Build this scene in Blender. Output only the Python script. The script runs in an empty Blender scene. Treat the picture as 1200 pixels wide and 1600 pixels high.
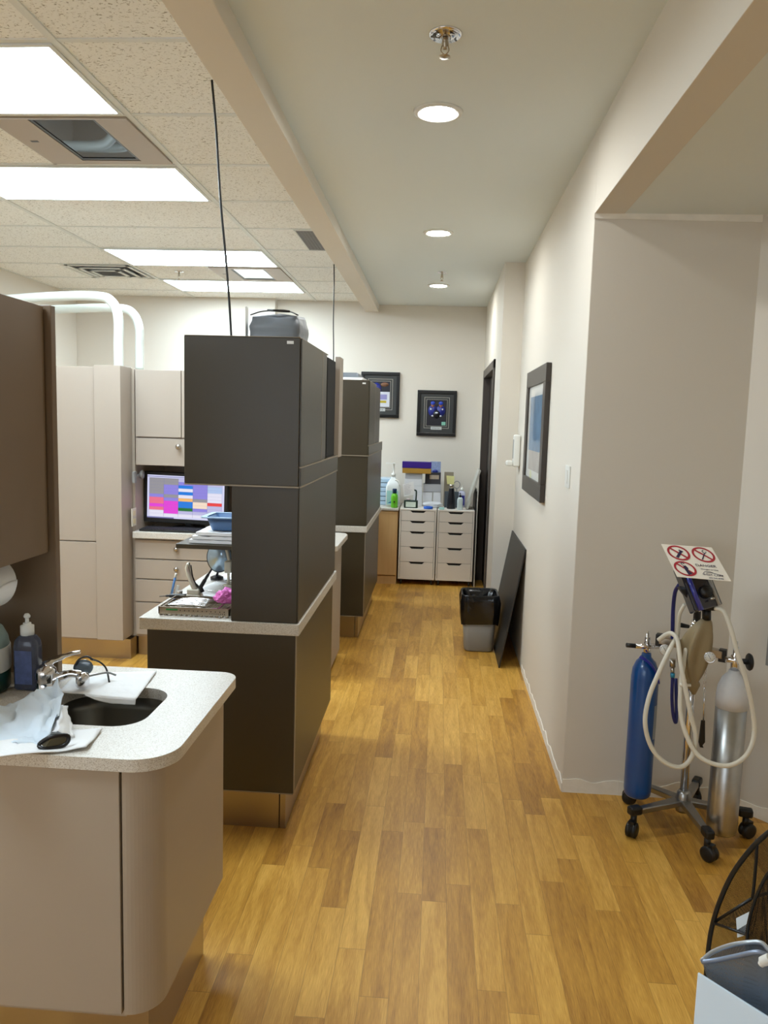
import bpy, bmesh, math, random
from mathutils import Vector, Matrix, noise
random.seed(7)
C = bpy.context.scene.collection
PI = math.pi

# ------------------------------------------------------------------ camera maths
YAW, PIT, ROL, F = -0.0666, 0.1153, 0.0280, 1215.0
CAM = Vector((0, 0, 1.6))
_f = Vector((math.sin(YAW)*math.cos(PIT), math.cos(YAW)*math.cos(PIT), -math.sin(PIT)))
_r0 = Vector((math.cos(YAW), -math.sin(YAW), 0)); _u0 = _r0.cross(_f)
_r = _r0*math.cos(ROL)+_u0*math.sin(ROL); _u = -_r0*math.sin(ROL)+_u0*math.cos(ROL)
def ray(x, y): return _f+_r*((x-600)/F)-_u*((y-800)/F)
def at(x, y, X=None, Y=None, Z=None):
    d = ray(x, y); i, v = (0, X) if X is not None else (1, Y) if Y is not None else (2, Z)
    return CAM+d*((v-CAM[i])/d[i])
def atp(x, y, p, n):
    d = ray(x, y); p = Vector(p); n = Vector(n)
    return CAM+d*((p-CAM).dot(n)/d.dot(n))

# ------------------------------------------------------------------ materials
def s2l(c):
    return tuple((v/255/12.92 if v/255 <= .04045 else ((v/255+.055)/1.055)**2.4) for v in c)
def newmat(name):
    m = bpy.data.materials.new(name); m.use_nodes = True
    nt = m.node_tree; b = nt.nodes['Principled BSDF']
    return m, nt, b
def plain(name, rgb, rough=.5, metal=0, bump=0, bscale=200, spec=.5, coat=0, var=0, vscale=8, **kw):
    m, nt, b = newmat(name); c = s2l(rgb)
    b.inputs['Base Color'].default_value = (*c, 1); b.inputs['Roughness'].default_value = rough
    b.inputs['Metallic'].default_value = metal; b.inputs['Specular IOR Level'].default_value = spec
    b.inputs['Coat Weight'].default_value = coat
    for k, v in kw.items(): b.inputs[k.replace('_', ' ')].default_value = v
    tc = nt.nodes.new('ShaderNodeTexCoord')
    n = nt.nodes.new('ShaderNodeTexNoise'); n.inputs['Scale'].default_value = vscale; n.inputs['Detail'].default_value = 3
    nt.links.new(tc.outputs['Object'], n.inputs['Vector'])
    mx = nt.nodes.new('ShaderNodeMix'); mx.data_type = 'RGBA'
    mx.inputs[6].default_value = (*[v*(1-var) for v in c], 1); mx.inputs[7].default_value = (*[min(1, v*(1+var)) for v in c], 1)
    nt.links.new(n.outputs[0], mx.inputs[0]); nt.links.new(mx.outputs[2], b.inputs['Base Color'])
    if bump:
        n2 = nt.nodes.new('ShaderNodeTexNoise'); n2.inputs['Scale'].default_value = bscale; n2.inputs['Detail'].default_value = 2
        nt.links.new(tc.outputs['Object'], n2.inputs['Vector'])
        bp = nt.nodes.new('ShaderNodeBump'); bp.inputs['Strength'].default_value = bump; bp.inputs['Distance'].default_value = .002
        nt.links.new(n2.outputs[0], bp.inputs['Height']); nt.links.new(bp.outputs[0], b.inputs['Normal'])
    return m
def emit(name, rgb, s):
    m, nt, b = newmat(name); c = s2l(rgb)
    b.inputs['Base Color'].default_value = ((*c, 1) if s > 2 else (.01, .01, .01, 1)); b.inputs['Emission Color'].default_value = (*c, 1); b.inputs['Emission Strength'].default_value = s
    return m
def speckle(name, base, dark, light, scale=260, rough=.35):
    m, nt, b = newmat(name); b.inputs['Roughness'].default_value = rough
    tc = nt.nodes.new('ShaderNodeTexCoord')
    v = nt.nodes.new('ShaderNodeTexVoronoi'); v.inputs['Scale'].default_value = scale
    nt.links.new(tc.outputs['Object'], v.inputs['Vector'])
    r = nt.nodes.new('ShaderNodeValToRGB'); r.color_ramp.interpolation = 'CONSTANT'
    e = r.color_ramp.elements; e[0].color = (*s2l(dark), 1); e[1].position = .16; e[1].color = (*s2l(base), 1)
    e2 = e.new(.8); e2.color = (*s2l(light), 1)
    sp = nt.nodes.new('ShaderNodeSeparateColor'); nt.links.new(v.outputs['Color'], sp.inputs[0])
    nt.links.new(sp.outputs[0], r.inputs[0]); nt.links.new(r.outputs[0], b.inputs['Base Color'])
    return m
def mathn(nt, op, a, b=None):
    n = nt.nodes.new('ShaderNodeMath'); n.operation = op
    for i, v in enumerate((a, b)):
        if v is None: continue
        if isinstance(v, (int, float)): n.inputs[i].default_value = v
        else: nt.links.new(v, n.inputs[i])
    return n.outputs[0]
def floor_mat():
    m, nt, b = newmat('oak_strip_floor')
    tc = nt.nodes.new('ShaderNodeTexCoord'); sx = nt.nodes.new('ShaderNodeSeparateXYZ'); nt.links.new(tc.outputs['Object'], sx.inputs[0])
    X, Y = sx.outputs[0], sx.outputs[1]
    col = mathn(nt, 'FLOOR', mathn(nt, 'DIVIDE', X, .083))
    w = nt.nodes.new('ShaderNodeTexWhiteNoise'); w.noise_dimensions = '1D'; nt.links.new(col, w.inputs['W'])
    yy = mathn(nt, 'ADD', mathn(nt, 'DIVIDE', Y, .62), mathn(nt, 'MULTIPLY', w.outputs[0], 7.3))
    # uneven lengths
    yy = mathn(nt, 'ADD', yy, mathn(nt, 'MULTIPLY', mathn(nt, 'SINE', mathn(nt, 'MULTIPLY', yy, 2.1)), .22))
    row = mathn(nt, 'FLOOR', yy)
    cv = nt.nodes.new('ShaderNodeCombineXYZ'); nt.links.new(col, cv.inputs[0]); nt.links.new(row, cv.inputs[1])
    w2 = nt.nodes.new('ShaderNodeTexWhiteNoise'); w2.noise_dimensions = '3D'; nt.links.new(cv.outputs[0], w2.inputs['Vector'])
    # grain coordinates, shifted per plank
    g = nt.nodes.new('ShaderNodeCombineXYZ')
    nt.links.new(mathn(nt, 'ADD', mathn(nt, 'MULTIPLY', X, 16), mathn(nt, 'MULTIPLY', w2.outputs[0], 50)), g.inputs[0])
    nt.links.new(mathn(nt, 'ADD', mathn(nt, 'MULTIPLY', Y, 1.6), mathn(nt, 'MULTIPLY', w2.outputs[0], 37)), g.inputs[1])
    n = nt.nodes.new('ShaderNodeTexNoise'); n.inputs['Scale'].default_value = 1.5; n.inputs['Detail'].default_value = 5; n.inputs['Distortion'].default_value = 1.2
    nt.links.new(g.outputs[0], n.inputs['Vector'])
    g2 = nt.nodes.new('ShaderNodeVectorMath'); g2.operation = 'MULTIPLY'; g2.inputs[1].default_value = (17, 8, 1); nt.links.new(g.outputs[0], g2.inputs[0])
    n2 = nt.nodes.new('ShaderNodeTexNoise'); n2.inputs['Scale'].default_value = 1.6; n2.inputs['Detail'].default_value = 3
    nt.links.new(g2.outputs[0], n2.inputs['Vector'])
    r = nt.nodes.new('ShaderNodeValToRGB'); e = r.color_ramp.elements
    e[0].position = .12; e[0].color = (*s2l((146, 98, 34)), 1); e[1].position = .88; e[1].color = (*s2l((234, 186, 94)), 1)
    e3 = e.new(.5); e3.color = (*s2l((198, 147, 60)), 1)
    t = mathn(nt, 'ADD', mathn(nt, 'MULTIPLY', w2.outputs[0], .34), mathn(nt, 'MULTIPLY', n.outputs[0], .72))
    t = mathn(nt, 'ADD', t, mathn(nt, 'MULTIPLY', n2.outputs[0], .62)); t = mathn(nt, 'SUBTRACT', t, .34)
    nt.links.new(t, r.inputs[0])
    fx = mathn(nt, 'FRACT', mathn(nt, 'DIVIDE', X, .083)); fy = mathn(nt, 'FRACT', yy)
    ex = mathn(nt, 'LESS_THAN', mathn(nt, 'MINIMUM', fx, mathn(nt, 'SUBTRACT', 1, fx)), .012)
    ey = mathn(nt, 'LESS_THAN', fy, .004)
    seam = mathn(nt, 'MAXIMUM', ex, ey)
    mx = nt.nodes.new('ShaderNodeMix'); mx.data_type = 'RGBA'; mx.inputs[7].default_value = (*s2l((84, 56, 26)), 1)
    nt.links.new(mathn(nt, 'MULTIPLY', seam, .35), mx.inputs[0]); nt.links.new(r.outputs[0], mx.inputs[6])
    nt.links.new(mx.outputs[2], b.inputs['Base Color'])
    b.inputs['Roughness'].default_value = .36; b.inputs['Specular IOR Level'].default_value = .45
    bp = nt.nodes.new('ShaderNodeBump'); bp.inputs['Strength'].default_value = .25; bp.inputs['Distance'].default_value = .001
    nt.links.new(t, bp.inputs['Height']); nt.links.new(bp.outputs[0], b.inputs['Normal'])
    return m
def tile_mat():
    m, nt, b = newmat('ceiling_tile'); b.inputs['Roughness'].default_value = .95; b.inputs['Specular IOR Level'].default_value = .1
    tc = nt.nodes.new('ShaderNodeTexCoord')
    mp = nt.nodes.new('ShaderNodeMapping'); mp.inputs['Scale'].default_value = (60, 95, 60); nt.links.new(tc.outputs['Object'], mp.inputs[0])
    n = nt.nodes.new('ShaderNodeTexNoise'); n.inputs['Scale'].default_value = 1.4; n.inputs['Detail'].default_value = 3; n.inputs['Distortion'].default_value = .8
    nt.links.new(mp.outputs[0], n.inputs['Vector'])
    r = nt.nodes.new('ShaderNodeValToRGB'); e = r.color_ramp.elements
    e[0].position = .30; e[0].color = (*s2l((150, 146, 136)), 1); e[1].position = .43; e[1].color = (*s2l((240, 242, 240)), 1)
    nt.links.new(n.outputs[0], r.inputs[0]); nt.links.new(r.outputs[0], b.inputs['Base Color'])
    return m
def wood_mat(name, a, bcol, sc=(60, 60, 3)):
    m, nt, b = newmat(name); b.inputs['Roughness'].default_value = .45
    tc = nt.nodes.new('ShaderNodeTexCoord'); mp = nt.nodes.new('ShaderNodeMapping'); mp.inputs['Scale'].default_value = sc
    nt.links.new(tc.outputs['Object'], mp.inputs[0])
    n = nt.nodes.new('ShaderNodeTexNoise'); n.inputs['Scale'].default_value = 1; n.inputs['Detail'].default_value = 4
    nt.links.new(mp.outputs[0], n.inputs['Vector'])
    mx = nt.nodes.new('ShaderNodeMix'); mx.data_type = 'RGBA'; mx.inputs[6].default_value = (*s2l(a), 1); mx.inputs[7].default_value = (*s2l(bcol), 1)
    nt.links.new(n.outputs[0], mx.inputs[0]); nt.links.new(mx.outputs[2], b.inputs['Base Color'])
    return m
def mesh_mat(name, rgb, pitch=.0022, fill=.42, axes=(0, 2), metal=.6):
    m, nt, b = newmat(name); b.inputs['Base Color'].default_value = (*s2l(rgb), 1); b.inputs['Metallic'].default_value = metal; b.inputs['Roughness'].default_value = .4
    uv = nt.nodes.new('ShaderNodeUVMap'); sx = nt.nodes.new('ShaderNodeSeparateXYZ'); nt.links.new(uv.outputs[0], sx.inputs[0])
    u = mathn(nt, 'DIVIDE', mathn(nt, 'ADD', sx.outputs[0], sx.outputs[1]), pitch); v = mathn(nt, 'DIVIDE', mathn(nt, 'SUBTRACT', sx.outputs[0], sx.outputs[1]), pitch)
    a = mathn(nt, 'LESS_THAN', mathn(nt, 'FRACT', u), fill); c = mathn(nt, 'LESS_THAN', mathn(nt, 'FRACT', v), fill)
    nt.links.new(mathn(nt, 'MAXIMUM', a, c), b.inputs['Alpha'])
    return m
def glass(name, rgb, rough=.05, trans=1, alpha=1):
    m, nt, b = newmat(name); b.inputs['Base Color'].default_value = (*s2l(rgb), 1); b.inputs['Roughness'].default_value = rough
    b.inputs['Transmission Weight'].default_value = trans; b.inputs['IOR'].default_value = 1.4; b.inputs['Alpha'].default_value = alpha
    return m

WALL = plain('wall_paint', (221, 215, 204), .75, bump=.12, bscale=260, spec=.25, var=.015, vscale=1.2)
CEIL = plain('ceiling_paint', (226, 233, 232), .8, bump=.15, bscale=220, spec=.2, var=.01, vscale=1)
TILE = tile_mat(); FLOOR = floor_mat()
TEE = plain('white_ceiling_tee', (218, 222, 220), .5)
TAN = plain('tan_laminate', (170, 157, 142), .42, bump=.05, bscale=400, var=.01)
TAND = plain('shaded_tan_laminate', (124, 104, 82), .42, bump=.05, bscale=400, var=.01)  # darker copy of the tan laminate; the overhead cabinet's shade is in the colour
TANL = plain('light_tan_laminate', (168, 156, 143), .45, bump=.05, bscale=400, var=.01)
BRN = plain('brown_laminate', (60, 52, 36), .36, bump=.15, bscale=500, var=.04, vscale=90)
EDGE = plain('pale_edge_band', (150, 138, 120), .5)
TOP = speckle('speckled_worktop', (206, 200, 190), (174, 164, 148), (220, 216, 208), 620)
STEEL = plain('brushed_steel', (176, 164, 146), .3, 1, bump=.1, bscale=300)
SINK = plain('sink_steel', (136, 132, 124), .3, 1)
CHROME = plain('chrome', (225, 225, 228), .08, 1)
NICKEL = plain('satin_nickel', (186, 180, 172), .28, 1)
BLACK = plain('black_plastic', (18, 18, 19), .4)
BLKG = plain('glossy_black', (8, 8, 10), .3)
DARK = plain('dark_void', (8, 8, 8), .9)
BOARD = plain('black_board', (40, 39, 38), .42, bump=.05)
WHITE = plain('white_plastic', (226, 226, 220), .4)
OFFW = plain('off_white_plastic', (222, 217, 200), .45)
ALEX = plain('white_drawer_lacquer', (243, 237, 228), .4)
GREY = plain('grey_plastic', (142, 142, 140), .45)
DOORW = wood_mat('dark_stained_door', (26, 20, 16), (40, 32, 26)); FRAMEW = plain('dark_frame_paint', (66, 58, 52), .4)
MAPLE = wood_mat('maple_veneer', (204, 164, 108), (222, 186, 132), (40, 40, 2.5))
PAPER = plain('white_paper', (242, 243, 244), .85, bump=.4, bscale=60, spec=.1)
PAPERB = plain('bluish_paper', (222, 234, 244), .85, bump=.2, bscale=50, spec=.1)
BAGM = plain('grey_nylon', (122, 128, 136), .4, bump=.3, bscale=40)
TROF = emit('fluorescent_diffuser', (226, 244, 255), 9.0)
DOWN = emit('downlight_lens', (246, 247, 244), 100.0)
BLUEC = plain('blue_cylinder_paint', (10, 74, 140), .3, coat=.4, var=.08, vscale=5)
ALU = plain('scuffed_aluminium', (178, 178, 176), .32, 1, bump=.1, bscale=60, var=.15, vscale=30)
ALUW = plain('white_cylinder_paint', (212, 214, 218), .45, var=.06, vscale=50)
HOSE = plain('cream_hose', (222, 218, 204), .45)
NAVY = plain('navy_hose', (22, 28, 96), .4)
RUBB = plain('tan_rubber', (146, 130, 98), .55, var=.08, vscale=20)
BASEC = plain('raw_plaster', (240, 236, 226), .85, bump=.6, bscale=40, var=.12, vscale=14)

# ------------------------------------------------------------------ mesh helpers
class MB:
    def __init__(s): s.bm = bmesh.new(); s.uvs = False
    def box(s, x0, x1, y0, y1, z0, z1, M=None):
        v = [s.bm.verts.new((x, y, z)) for x in (x0, x1) for y in (y0, y1) for z in (z0, z1)]
        for f in ((0, 1, 3, 2), (4, 6, 7, 5), (0, 4, 5, 1), (2, 3, 7, 6), (0, 2, 6, 4), (1, 5, 7, 3)):
            s.bm.faces.new([v[i] for i in f])
        if M is not None: bmesh.ops.transform(s.bm, matrix=M, verts=v)
        return s
    def prism(s, pts, n, holes=None, smooth=False):
        """pts: 3D loop, extruded by vector n"""
        n = Vector(n); a = [s.bm.verts.new(p) for p in pts]; b = [s.bm.verts.new(Vector(p)+n) for p in pts]
        s.bm.faces.new(a); s.bm.faces.new(list(reversed(b)))
        for i in range(len(a)):
            j = (i+1) % len(a); f = s.bm.faces.new((a[i], b[i], b[j], a[j])); f.smooth = smooth
        return s
    def lathe(s, prof, o=(0, 0, 0), axis='Z', seg=24, M=None, smooth=True):
        rings = []; new = []
        for r, h in prof:
            if r < 1e-6: v = s.bm.verts.new((0, 0, h)); rings.append([v]); new.append(v)
            else:
                rg = [s.bm.verts.new((r*math.cos(2*PI*k/seg), r*math.sin(2*PI*k/seg), h)) for k in range(seg)]; rings.append(rg); new += rg
        for a, b in zip(rings, rings[1:]):
            for k in range(seg):
                k2 = (k+1) % seg
                if len(a) == 1 and len(b) == 1: continue
                if len(a) == 1: f = s.bm.faces.new((a[0], b[k], b[k2]))
                elif len(b) == 1: f = s.bm.faces.new((a[k], b[0], a[k2]))
                else: f = s.bm.faces.new((a[k], b[k], b[k2], a[k2]))
                f.smooth = smooth
        for rg, fl in ((rings[0], 0), (rings[-1], 1)):
            if len(rg) > 1: s.bm.faces.new(rg if fl else list(reversed(rg)))
        R = {'Z': Matrix(), 'X': Matrix.Rotation(PI/2, 4, 'Y'), 'Y': Matrix.Rotation(-PI/2, 4, 'X')}[axis] if isinstance(axis, str) else Vector((0, 0, 1)).rotation_difference(Vector(axis)).to_matrix().to_4x4()
        T = Matrix.Translation(o)@R
        if M is not None: T = M@T
        bmesh.ops.transform(s.bm, matrix=T, verts=new); return s
    def cyl(s, a, b, r, r2=None, seg=20):
        a = Vector(a); b = Vector(b); L = (b-a).length; r2 = r if r2 is None else r2
        return s.lathe([(r, 0), (r2, L)], o=a, axis=(b-a), seg=seg)
    def ball(s, c, r, sc=(1, 1, 1), seg=16, M=None):
        pr = [(math.sin(PI*i/10)*r, -math.cos(PI*i/10)*r) for i in range(11)]; pr[0] = (0, -r); pr[-1] = (0, r)
        T = Matrix.Translation(c)@Matrix.Diagonal((*sc, 1))
        if M is not None: T = M@T
        return s.lathe(pr, seg=seg, M=T)
    def tube(s, pts, r, seg=12, spl=6, closed=False, flat=None):
        P = [Vector(p) for p in pts]
        if spl > 1 and len(P) > 2:
            Q = []
            n = len(P)
            for i in range(n if closed else n-1):
                p0 = P[(i-1) % n] if (closed or i > 0) else P[0]*2-P[1]; p1 = P[i]; p2 = P[(i+1) % n]
                p3 = P[(i+2) % n] if (closed or i+2 < n) else p2*2-p1
                for k in range(spl):
                    t = k/spl; Q.append(.5*((2*p1)+(p2-p0)*t+(2*p0-5*p1+4*p2-p3)*t*t+(3*p1-p0-3*p2+p3)*t**3))
            if not closed: Q.append(P[-1])
            P = Q
        n = len(P); rings = []
        T = ((P[1]-P[0]) if not closed else (P[1]-P[-1])).normalized()
        up = Vector((0, 0, 1)) if abs(T.z) < .9 else Vector((1, 0, 0)); N = (up-T*up.dot(T)).normalized()
        for i in range(n):
            if closed: T2 = (P[(i+1) % n]-P[i-1]).normalized()
            else: T2 = (P[min(i+1, n-1)]-P[max(i-1, 0)]).normalized()
            q = T.rotation_difference(T2); N = q@N; N = (N-T2*N.dot(T2)).normalized(); T = T2; B = T.cross(N)
            rr = r[min(len(r)-1, int(i*len(r)/n))] if isinstance(r, (list, tuple)) else r
            fl = 1 if flat is None else flat
            rings.append([s.bm.verts.new(P[i]+N*math.cos(2*PI*k/seg)*rr*fl+B*math.sin(2*PI*k/seg)*rr) for k in range(seg)])
        for i in range(n if closed else n-1):
            a = rings[i]; b = rings[(i+1) % n]
            for k in range(seg):
                f = s.bm.faces.new((a[k], a[(k+1) % seg], b[(k+1) % seg], b[k])); f.smooth = True
        if not closed: s.bm.faces.new(list(reversed(rings[0]))); s.bm.faces.new(rings[-1])
        return s
    def sheet(s, fn, nu, nv, thick=.0012, smooth=True, uvscale=None):
        g = [[s.bm.verts.new(fn(i/nu, j/nv)) for j in range(nv+1)] for i in range(nu+1)]
        lay = s.bm.loops.layers.uv.verify() if uvscale else None
        for i in range(nu):
            for j in range(nv):
                f = s.bm.faces.new((g[i][j], g[i+1][j], g[i+1][j+1], g[i][j+1])); f.smooth = smooth
                if lay:
                    for l, (a, b) in zip(f.loops, ((i, j), (i+1, j), (i+1, j+1), (i, j+1))): l[lay].uv = (a/nu*uvscale[0], b/nv*uvscale[1])
        return s
    def plate(s, outer, holes, z0, z1):
        """flat plate with holes: 2D loops"""
        for z, flip in ((z0, 1), (z1, 0)):
            es = []; vs = []
            for loop in [outer]+holes:
                v = [s.bm.verts.new((p[0], p[1], z)) for p in loop]; vs.append(v)
                es += [s.bm.edges.new((v[i], v[(i+1) % len(v)])) for i in range(len(v))]
            r = bmesh.ops.triangle_fill(s.bm, edges=es, use_beauty=True, use_dissolve=False)
            if z == z0: low = vs
            else: hi = vs
        for a, b in zip(low, hi):
            for i in range(len(a)):
                j = (i+1) % len(a); s.bm.faces.new((a[i], a[j], b[j], b[i]))
        return s
    def build(s, name, mat, parent=None, bevel=0, solid=0, bseg=2, recalc=True):
        if recalc: bmesh.ops.recalc_face_normals(s.bm, faces=s.bm.faces[:])
        me = bpy.data.meshes.new(name); s.bm.to_mesh(me); s.bm.free()
        for m in (mat if isinstance(mat, (list, tuple)) else [mat]): me.materials.append(m)
        o = bpy.data.objects.new(name, me); C.objects.link(o)
        if parent is not None:
            o.parent = parent; bpy.context.view_layer.update() if False else None
            o.matrix_parent_inverse = WM(parent).inverted()
        if solid:
            md = o.modifiers.new('solid', 'SOLIDIFY'); md.thickness = solid; md.offset = 0
        if bevel:
            md = o.modifiers.new('bevel', 'BEVEL'); md.width = bevel; md.segments = bseg; md.limit_method = 'ANGLE'; md.angle_limit = .7
            md.harden_normals = False
        return o
def WM(o):
    M = Matrix.LocRotScale(o.location, o.rotation_euler, o.scale)
    if o.parent: M = WM(o.parent)@o.matrix_parent_inverse@M
    return M
def tag(o, label, cat, group=None):
    o['label'] = label; o['category'] = cat
    if group: o['group'] = group
    return o
def thing(name, label, cat, loc=(0, 0, 0), group=None):
    o = bpy.data.objects.new(name, None); C.objects.link(o); o.location = loc; o.empty_display_size = .1
    return tag(o, label, cat, group)
def struct(o): o['kind'] = 'structure'; return o
def box(name, mat, x0, x1, y0, y1, z0, z1, parent=None, bevel=.002, M=None): return MB().box(x0, x1, y0, y1, z0, z1, M).build(name, mat, parent, bevel)
def rrect(x0, x1, y0, y1, r, n=8):
    rs = r if isinstance(r, (list, tuple)) else [r]*4   # order: (x1,y1),(x0,y1),(x0,y0),(x1,y0)
    out = []
    for (cx, cy, sx, sy, a0), q in zip(((x1, y1, -1, -1, 0), (x0, y1, 1, -1, PI/2), (x0, y0, 1, 1, PI), (x1, y0, -1, 1, 1.5*PI)), rs):
        if q <= 0: out.append((cx, cy)); continue
        for k in range(n+1):
            a = a0+PI/2*k/n; out.append((cx+sx*q+q*math.cos(a), cy+sy*q+q*math.sin(a)))
    return out
def copy_tree(o, parent=None):
    c = o.copy(); C.objects.link(c); c.parent = parent
    if parent is not None: c.matrix_parent_inverse = o.matrix_parent_inverse.copy()
    for ch in [q for q in bpy.data.objects if q.parent == o]: copy_tree(ch, c)
    return c
def text(s, size, M, mat, parent, name='lettering', ext=.0003):
    cu = bpy.data.curves.new('t', 'FONT'); cu.body = s; cu.size = size; cu.extrude = ext; cu.align_x = 'CENTER'; cu.align_y = 'CENTER'
    o = bpy.data.objects.new('t', cu); C.objects.link(o); bpy.context.view_layer.update()
    me = bpy.data.meshes.new_from_object(o.evaluated_get(bpy.context.evaluated_depsgraph_get())); bpy.data.objects.remove(o); bpy.data.curves.remove(cu)
    me.transform(M); me.name = name; me.materials.clear(); me.materials.append(mat)
    q = bpy.data.objects.new(name, me); C.objects.link(q); q.parent = parent; q.matrix_parent_inverse = WM(parent).inverted(); return q
def nz(v, s=1, seed=0): return noise.noise(Vector(v)*s+Vector((seed*13.7, seed*5.1, seed*7.7)))

# ================================================================== THE SETTING
ZC, ZT, ZA = 2.80, 2.83, 2.463
YB, XL, XR = 8.20, -3.83, .60
struct(box('floor', FLOOR, XL-.1, 2.4, -2.7, YB+.1, -.1, 0, bevel=0))
struct(box('ceiling', CEIL, -.72, XR+.05, -2.7, YB+.1, ZC, ZC+.12, bevel=0))
struct(box('trim_1', WALL, -.797, -.655, -2.7, YB, 2.725, ZT+.05, bevel=.003))   # long beam
# suspended ceiling: one structure with its grid
tb = struct(box('ceiling', TILE, XL-.1, -.73, -2.7, YB+.1, ZT, ZT+.1, bevel=0))
g = MB(); rows = [2.66+.629*k for k in range(-8, 9)]; w = .012
for y in rows: g.box(XL, -.79, y-w, y+w, ZT-.004, ZT+.002)
for x in (-1.32, -2.575): g.box(x-w*1.2, x+w*1.2, -2.6, YB, ZT-.006, ZT+.002)
g.box(XL, XL+.02, -2.6, YB, ZT-.005, ZT+.002); g.box(XL, -.79, YB-.12, YB, ZT-.004, ZT+.002) if False else None
for x, r0 in ((-1.945, 1), (-1.945, 6), (-3.2, 6)): g.box(x-w*.8, x+w*.8, rows[8+r0], rows[8+r0+1], ZT-.004, ZT+.002)
g.build('ceiling_grid', TEE, tb)
struct(box('wall_left', WALL, XL-.1, XL, -2.7, YB+.1, 0, 3, bevel=0))
struct(box('wall_back', WALL, XL-.1, 1.2, YB, YB+.1, 0, 3, bevel=0))
struct(box('trim_2', WALL, XL, -1.72, YB-.11, YB+.01, 0, ZT+.01, bevel=.003))
# right corridor wall with deeper far part holding the doorway
struct(box('wall_right', WALL, XR, XR+.12, 3.322, 6.0, 0, ZC+.01, bevel=.002))
wr = MB(); DX = .45; D0, D1, DH = 6.62, 7.98, 2.07
wr.box(DX, XR+.12, 5.98, D0, 0, ZC+.01).box(DX, XR+.12, D1, YB, 0, ZC+.01).box(DX, XR+.12, D0, D1, DH, ZC+.01)
struct(wr.build('wall_right', WALL))
d = MB(); d.box(DX-.015, DX+.14, D0-.07, D0+.01, 0, DH+.07).box(DX-.015, DX+.14, D1-.01, D1+.07, 0, DH+.07).box(DX-.015, DX+.14, D0-.07, D1+.07, DH-.005, DH+.07)
dr = struct(d.build('door_1', FRAMEW, None, .003))
box('door_leaf', DOORW, DX+.05, DX+.095, D0+.01, D1-.01, .005, DH-.005, dr, .002)
MB().cyl((DX+.05, 6.75, 1.0), (DX+.01, 6.75, 1.0), .012).cyl((DX+.01, 6.75, 1.0), (DX+.01, 6.87, 1.0), .01).build('door_handle', NICKEL, dr)
# header over the alcove and the alcove
struct(box('wall_right', WALL, XR, XR+.12, -2.7, 3.322, ZA-.001, ZC+.01, bevel=.002))
struct(box('ceiling', CEIL, XR+.1, 2.4, -2.7, 3.45, ZA, ZA+.1, bevel=0))
struct(box('wall_alcove', WALL, XR+.001, 1.30, 3.32, 3.45, 0, ZA+.01, bevel=.002))
AC = Vector((1.262, 3.322, 0)); AD = Vector((.144, -.160, 0)).normalized(); AN = Vector((-AD.y*-1, 0, 0))
AN = Vector((AD.y, -AD.x, 0))   # faces the camera side
L = 1.25; AE = AC+AD*L
struct(MB().prism([AC, AE, AE-AN*.1, AC-AN*.1], (0, 0, ZA+.01)).build('wall_alcove', WALL))
struct(box('wall_right', WALL, AE.x, AE.x+.1, -2.7, AE.y+.12, 0, ZA+.05, bevel=0))
# rear wall with daylight window (behind the viewer)
rw = MB(); wx0, wx1, wz0, wz1 = -3.5, -.4, .9, 2.4
rw.box(XL, wx0, -2.7, -2.6, 0, 3).box(wx1, 2.4, -2.7, -2.6, 0, 3).box(wx0, wx1, -2.7, -2.6, 0, wz0).box(wx0, wx1, -2.7, -2.6, wz1, 3)
struct(rw.build('wall_rear', WALL))
wf = MB(); wf.box(wx0, wx1, -2.68, -2.6, wz0, wz0+.05).box(wx0, wx1, -2.68, -2.6, wz1-.05, wz1)
for x in (wx0, (wx0+wx1)/2-.025, wx1-.05): wf.box(x, x+.05, -2.68, -2.6, wz0, wz1)
struct(wf.build('window_1', WHITE))
# bare strip of plaster where the baseboard was pulled off
def ragged(name, a, b, n, h0, seed):
    a = Vector(a); b = Vector(b); dirv = (b-a).normalized(); nn = Vector((n[0], n[1], 0)); N = int((b-a).length/.02)
    m = MB(); lo = []; hi = []
    for i in range(N+1):
        p = a+(b-a)*i/N; h = h0+.028*nz((i*.11, seed, 0), 2.0)+.008*nz((i*.5, seed, 1), 2)
        lo.append(p); hi.append(p+Vector((0, 0, max(.012, h))))
    for i in range(N):
        q = [lo[i], lo[i+1], hi[i+1], hi[i]]; t = .004+.002*nz((i*.7, 0, seed))
        v = [m.bm.verts.new(p) for p in q]+[m.bm.verts.new(p+nn*t) for p in q]
        for f in ((4, 5, 6, 7), (3, 2, 6, 7), (0, 1, 5, 4), (0, 3, 7, 4), (1, 2, 6, 5)): m.bm.faces.new([v[k] for k in f])
    return struct(m.build(name, BASEC))
ragged('baseboard_right', (XR, 5.0, 0), (XR, 3.322, 0), (-1, 0), .045, 1)
ragged('baseboard_alcove', (XR, 3.32, 0), (AC.x, 3.32, 0), (0, -1), .06, 2)
ragged('baseboard_angled', AC, AC+AD*.9, AN, .05, 3)
struct(MB().prism([(XR-.001, 3.316, ZA-.02), (AC.x, 3.316, ZA-.028), (AC.x, 3.316, ZA), (XR-.001, 3.316, ZA)], (0, .006, 0)).build('trim_3', BASEC))

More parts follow.
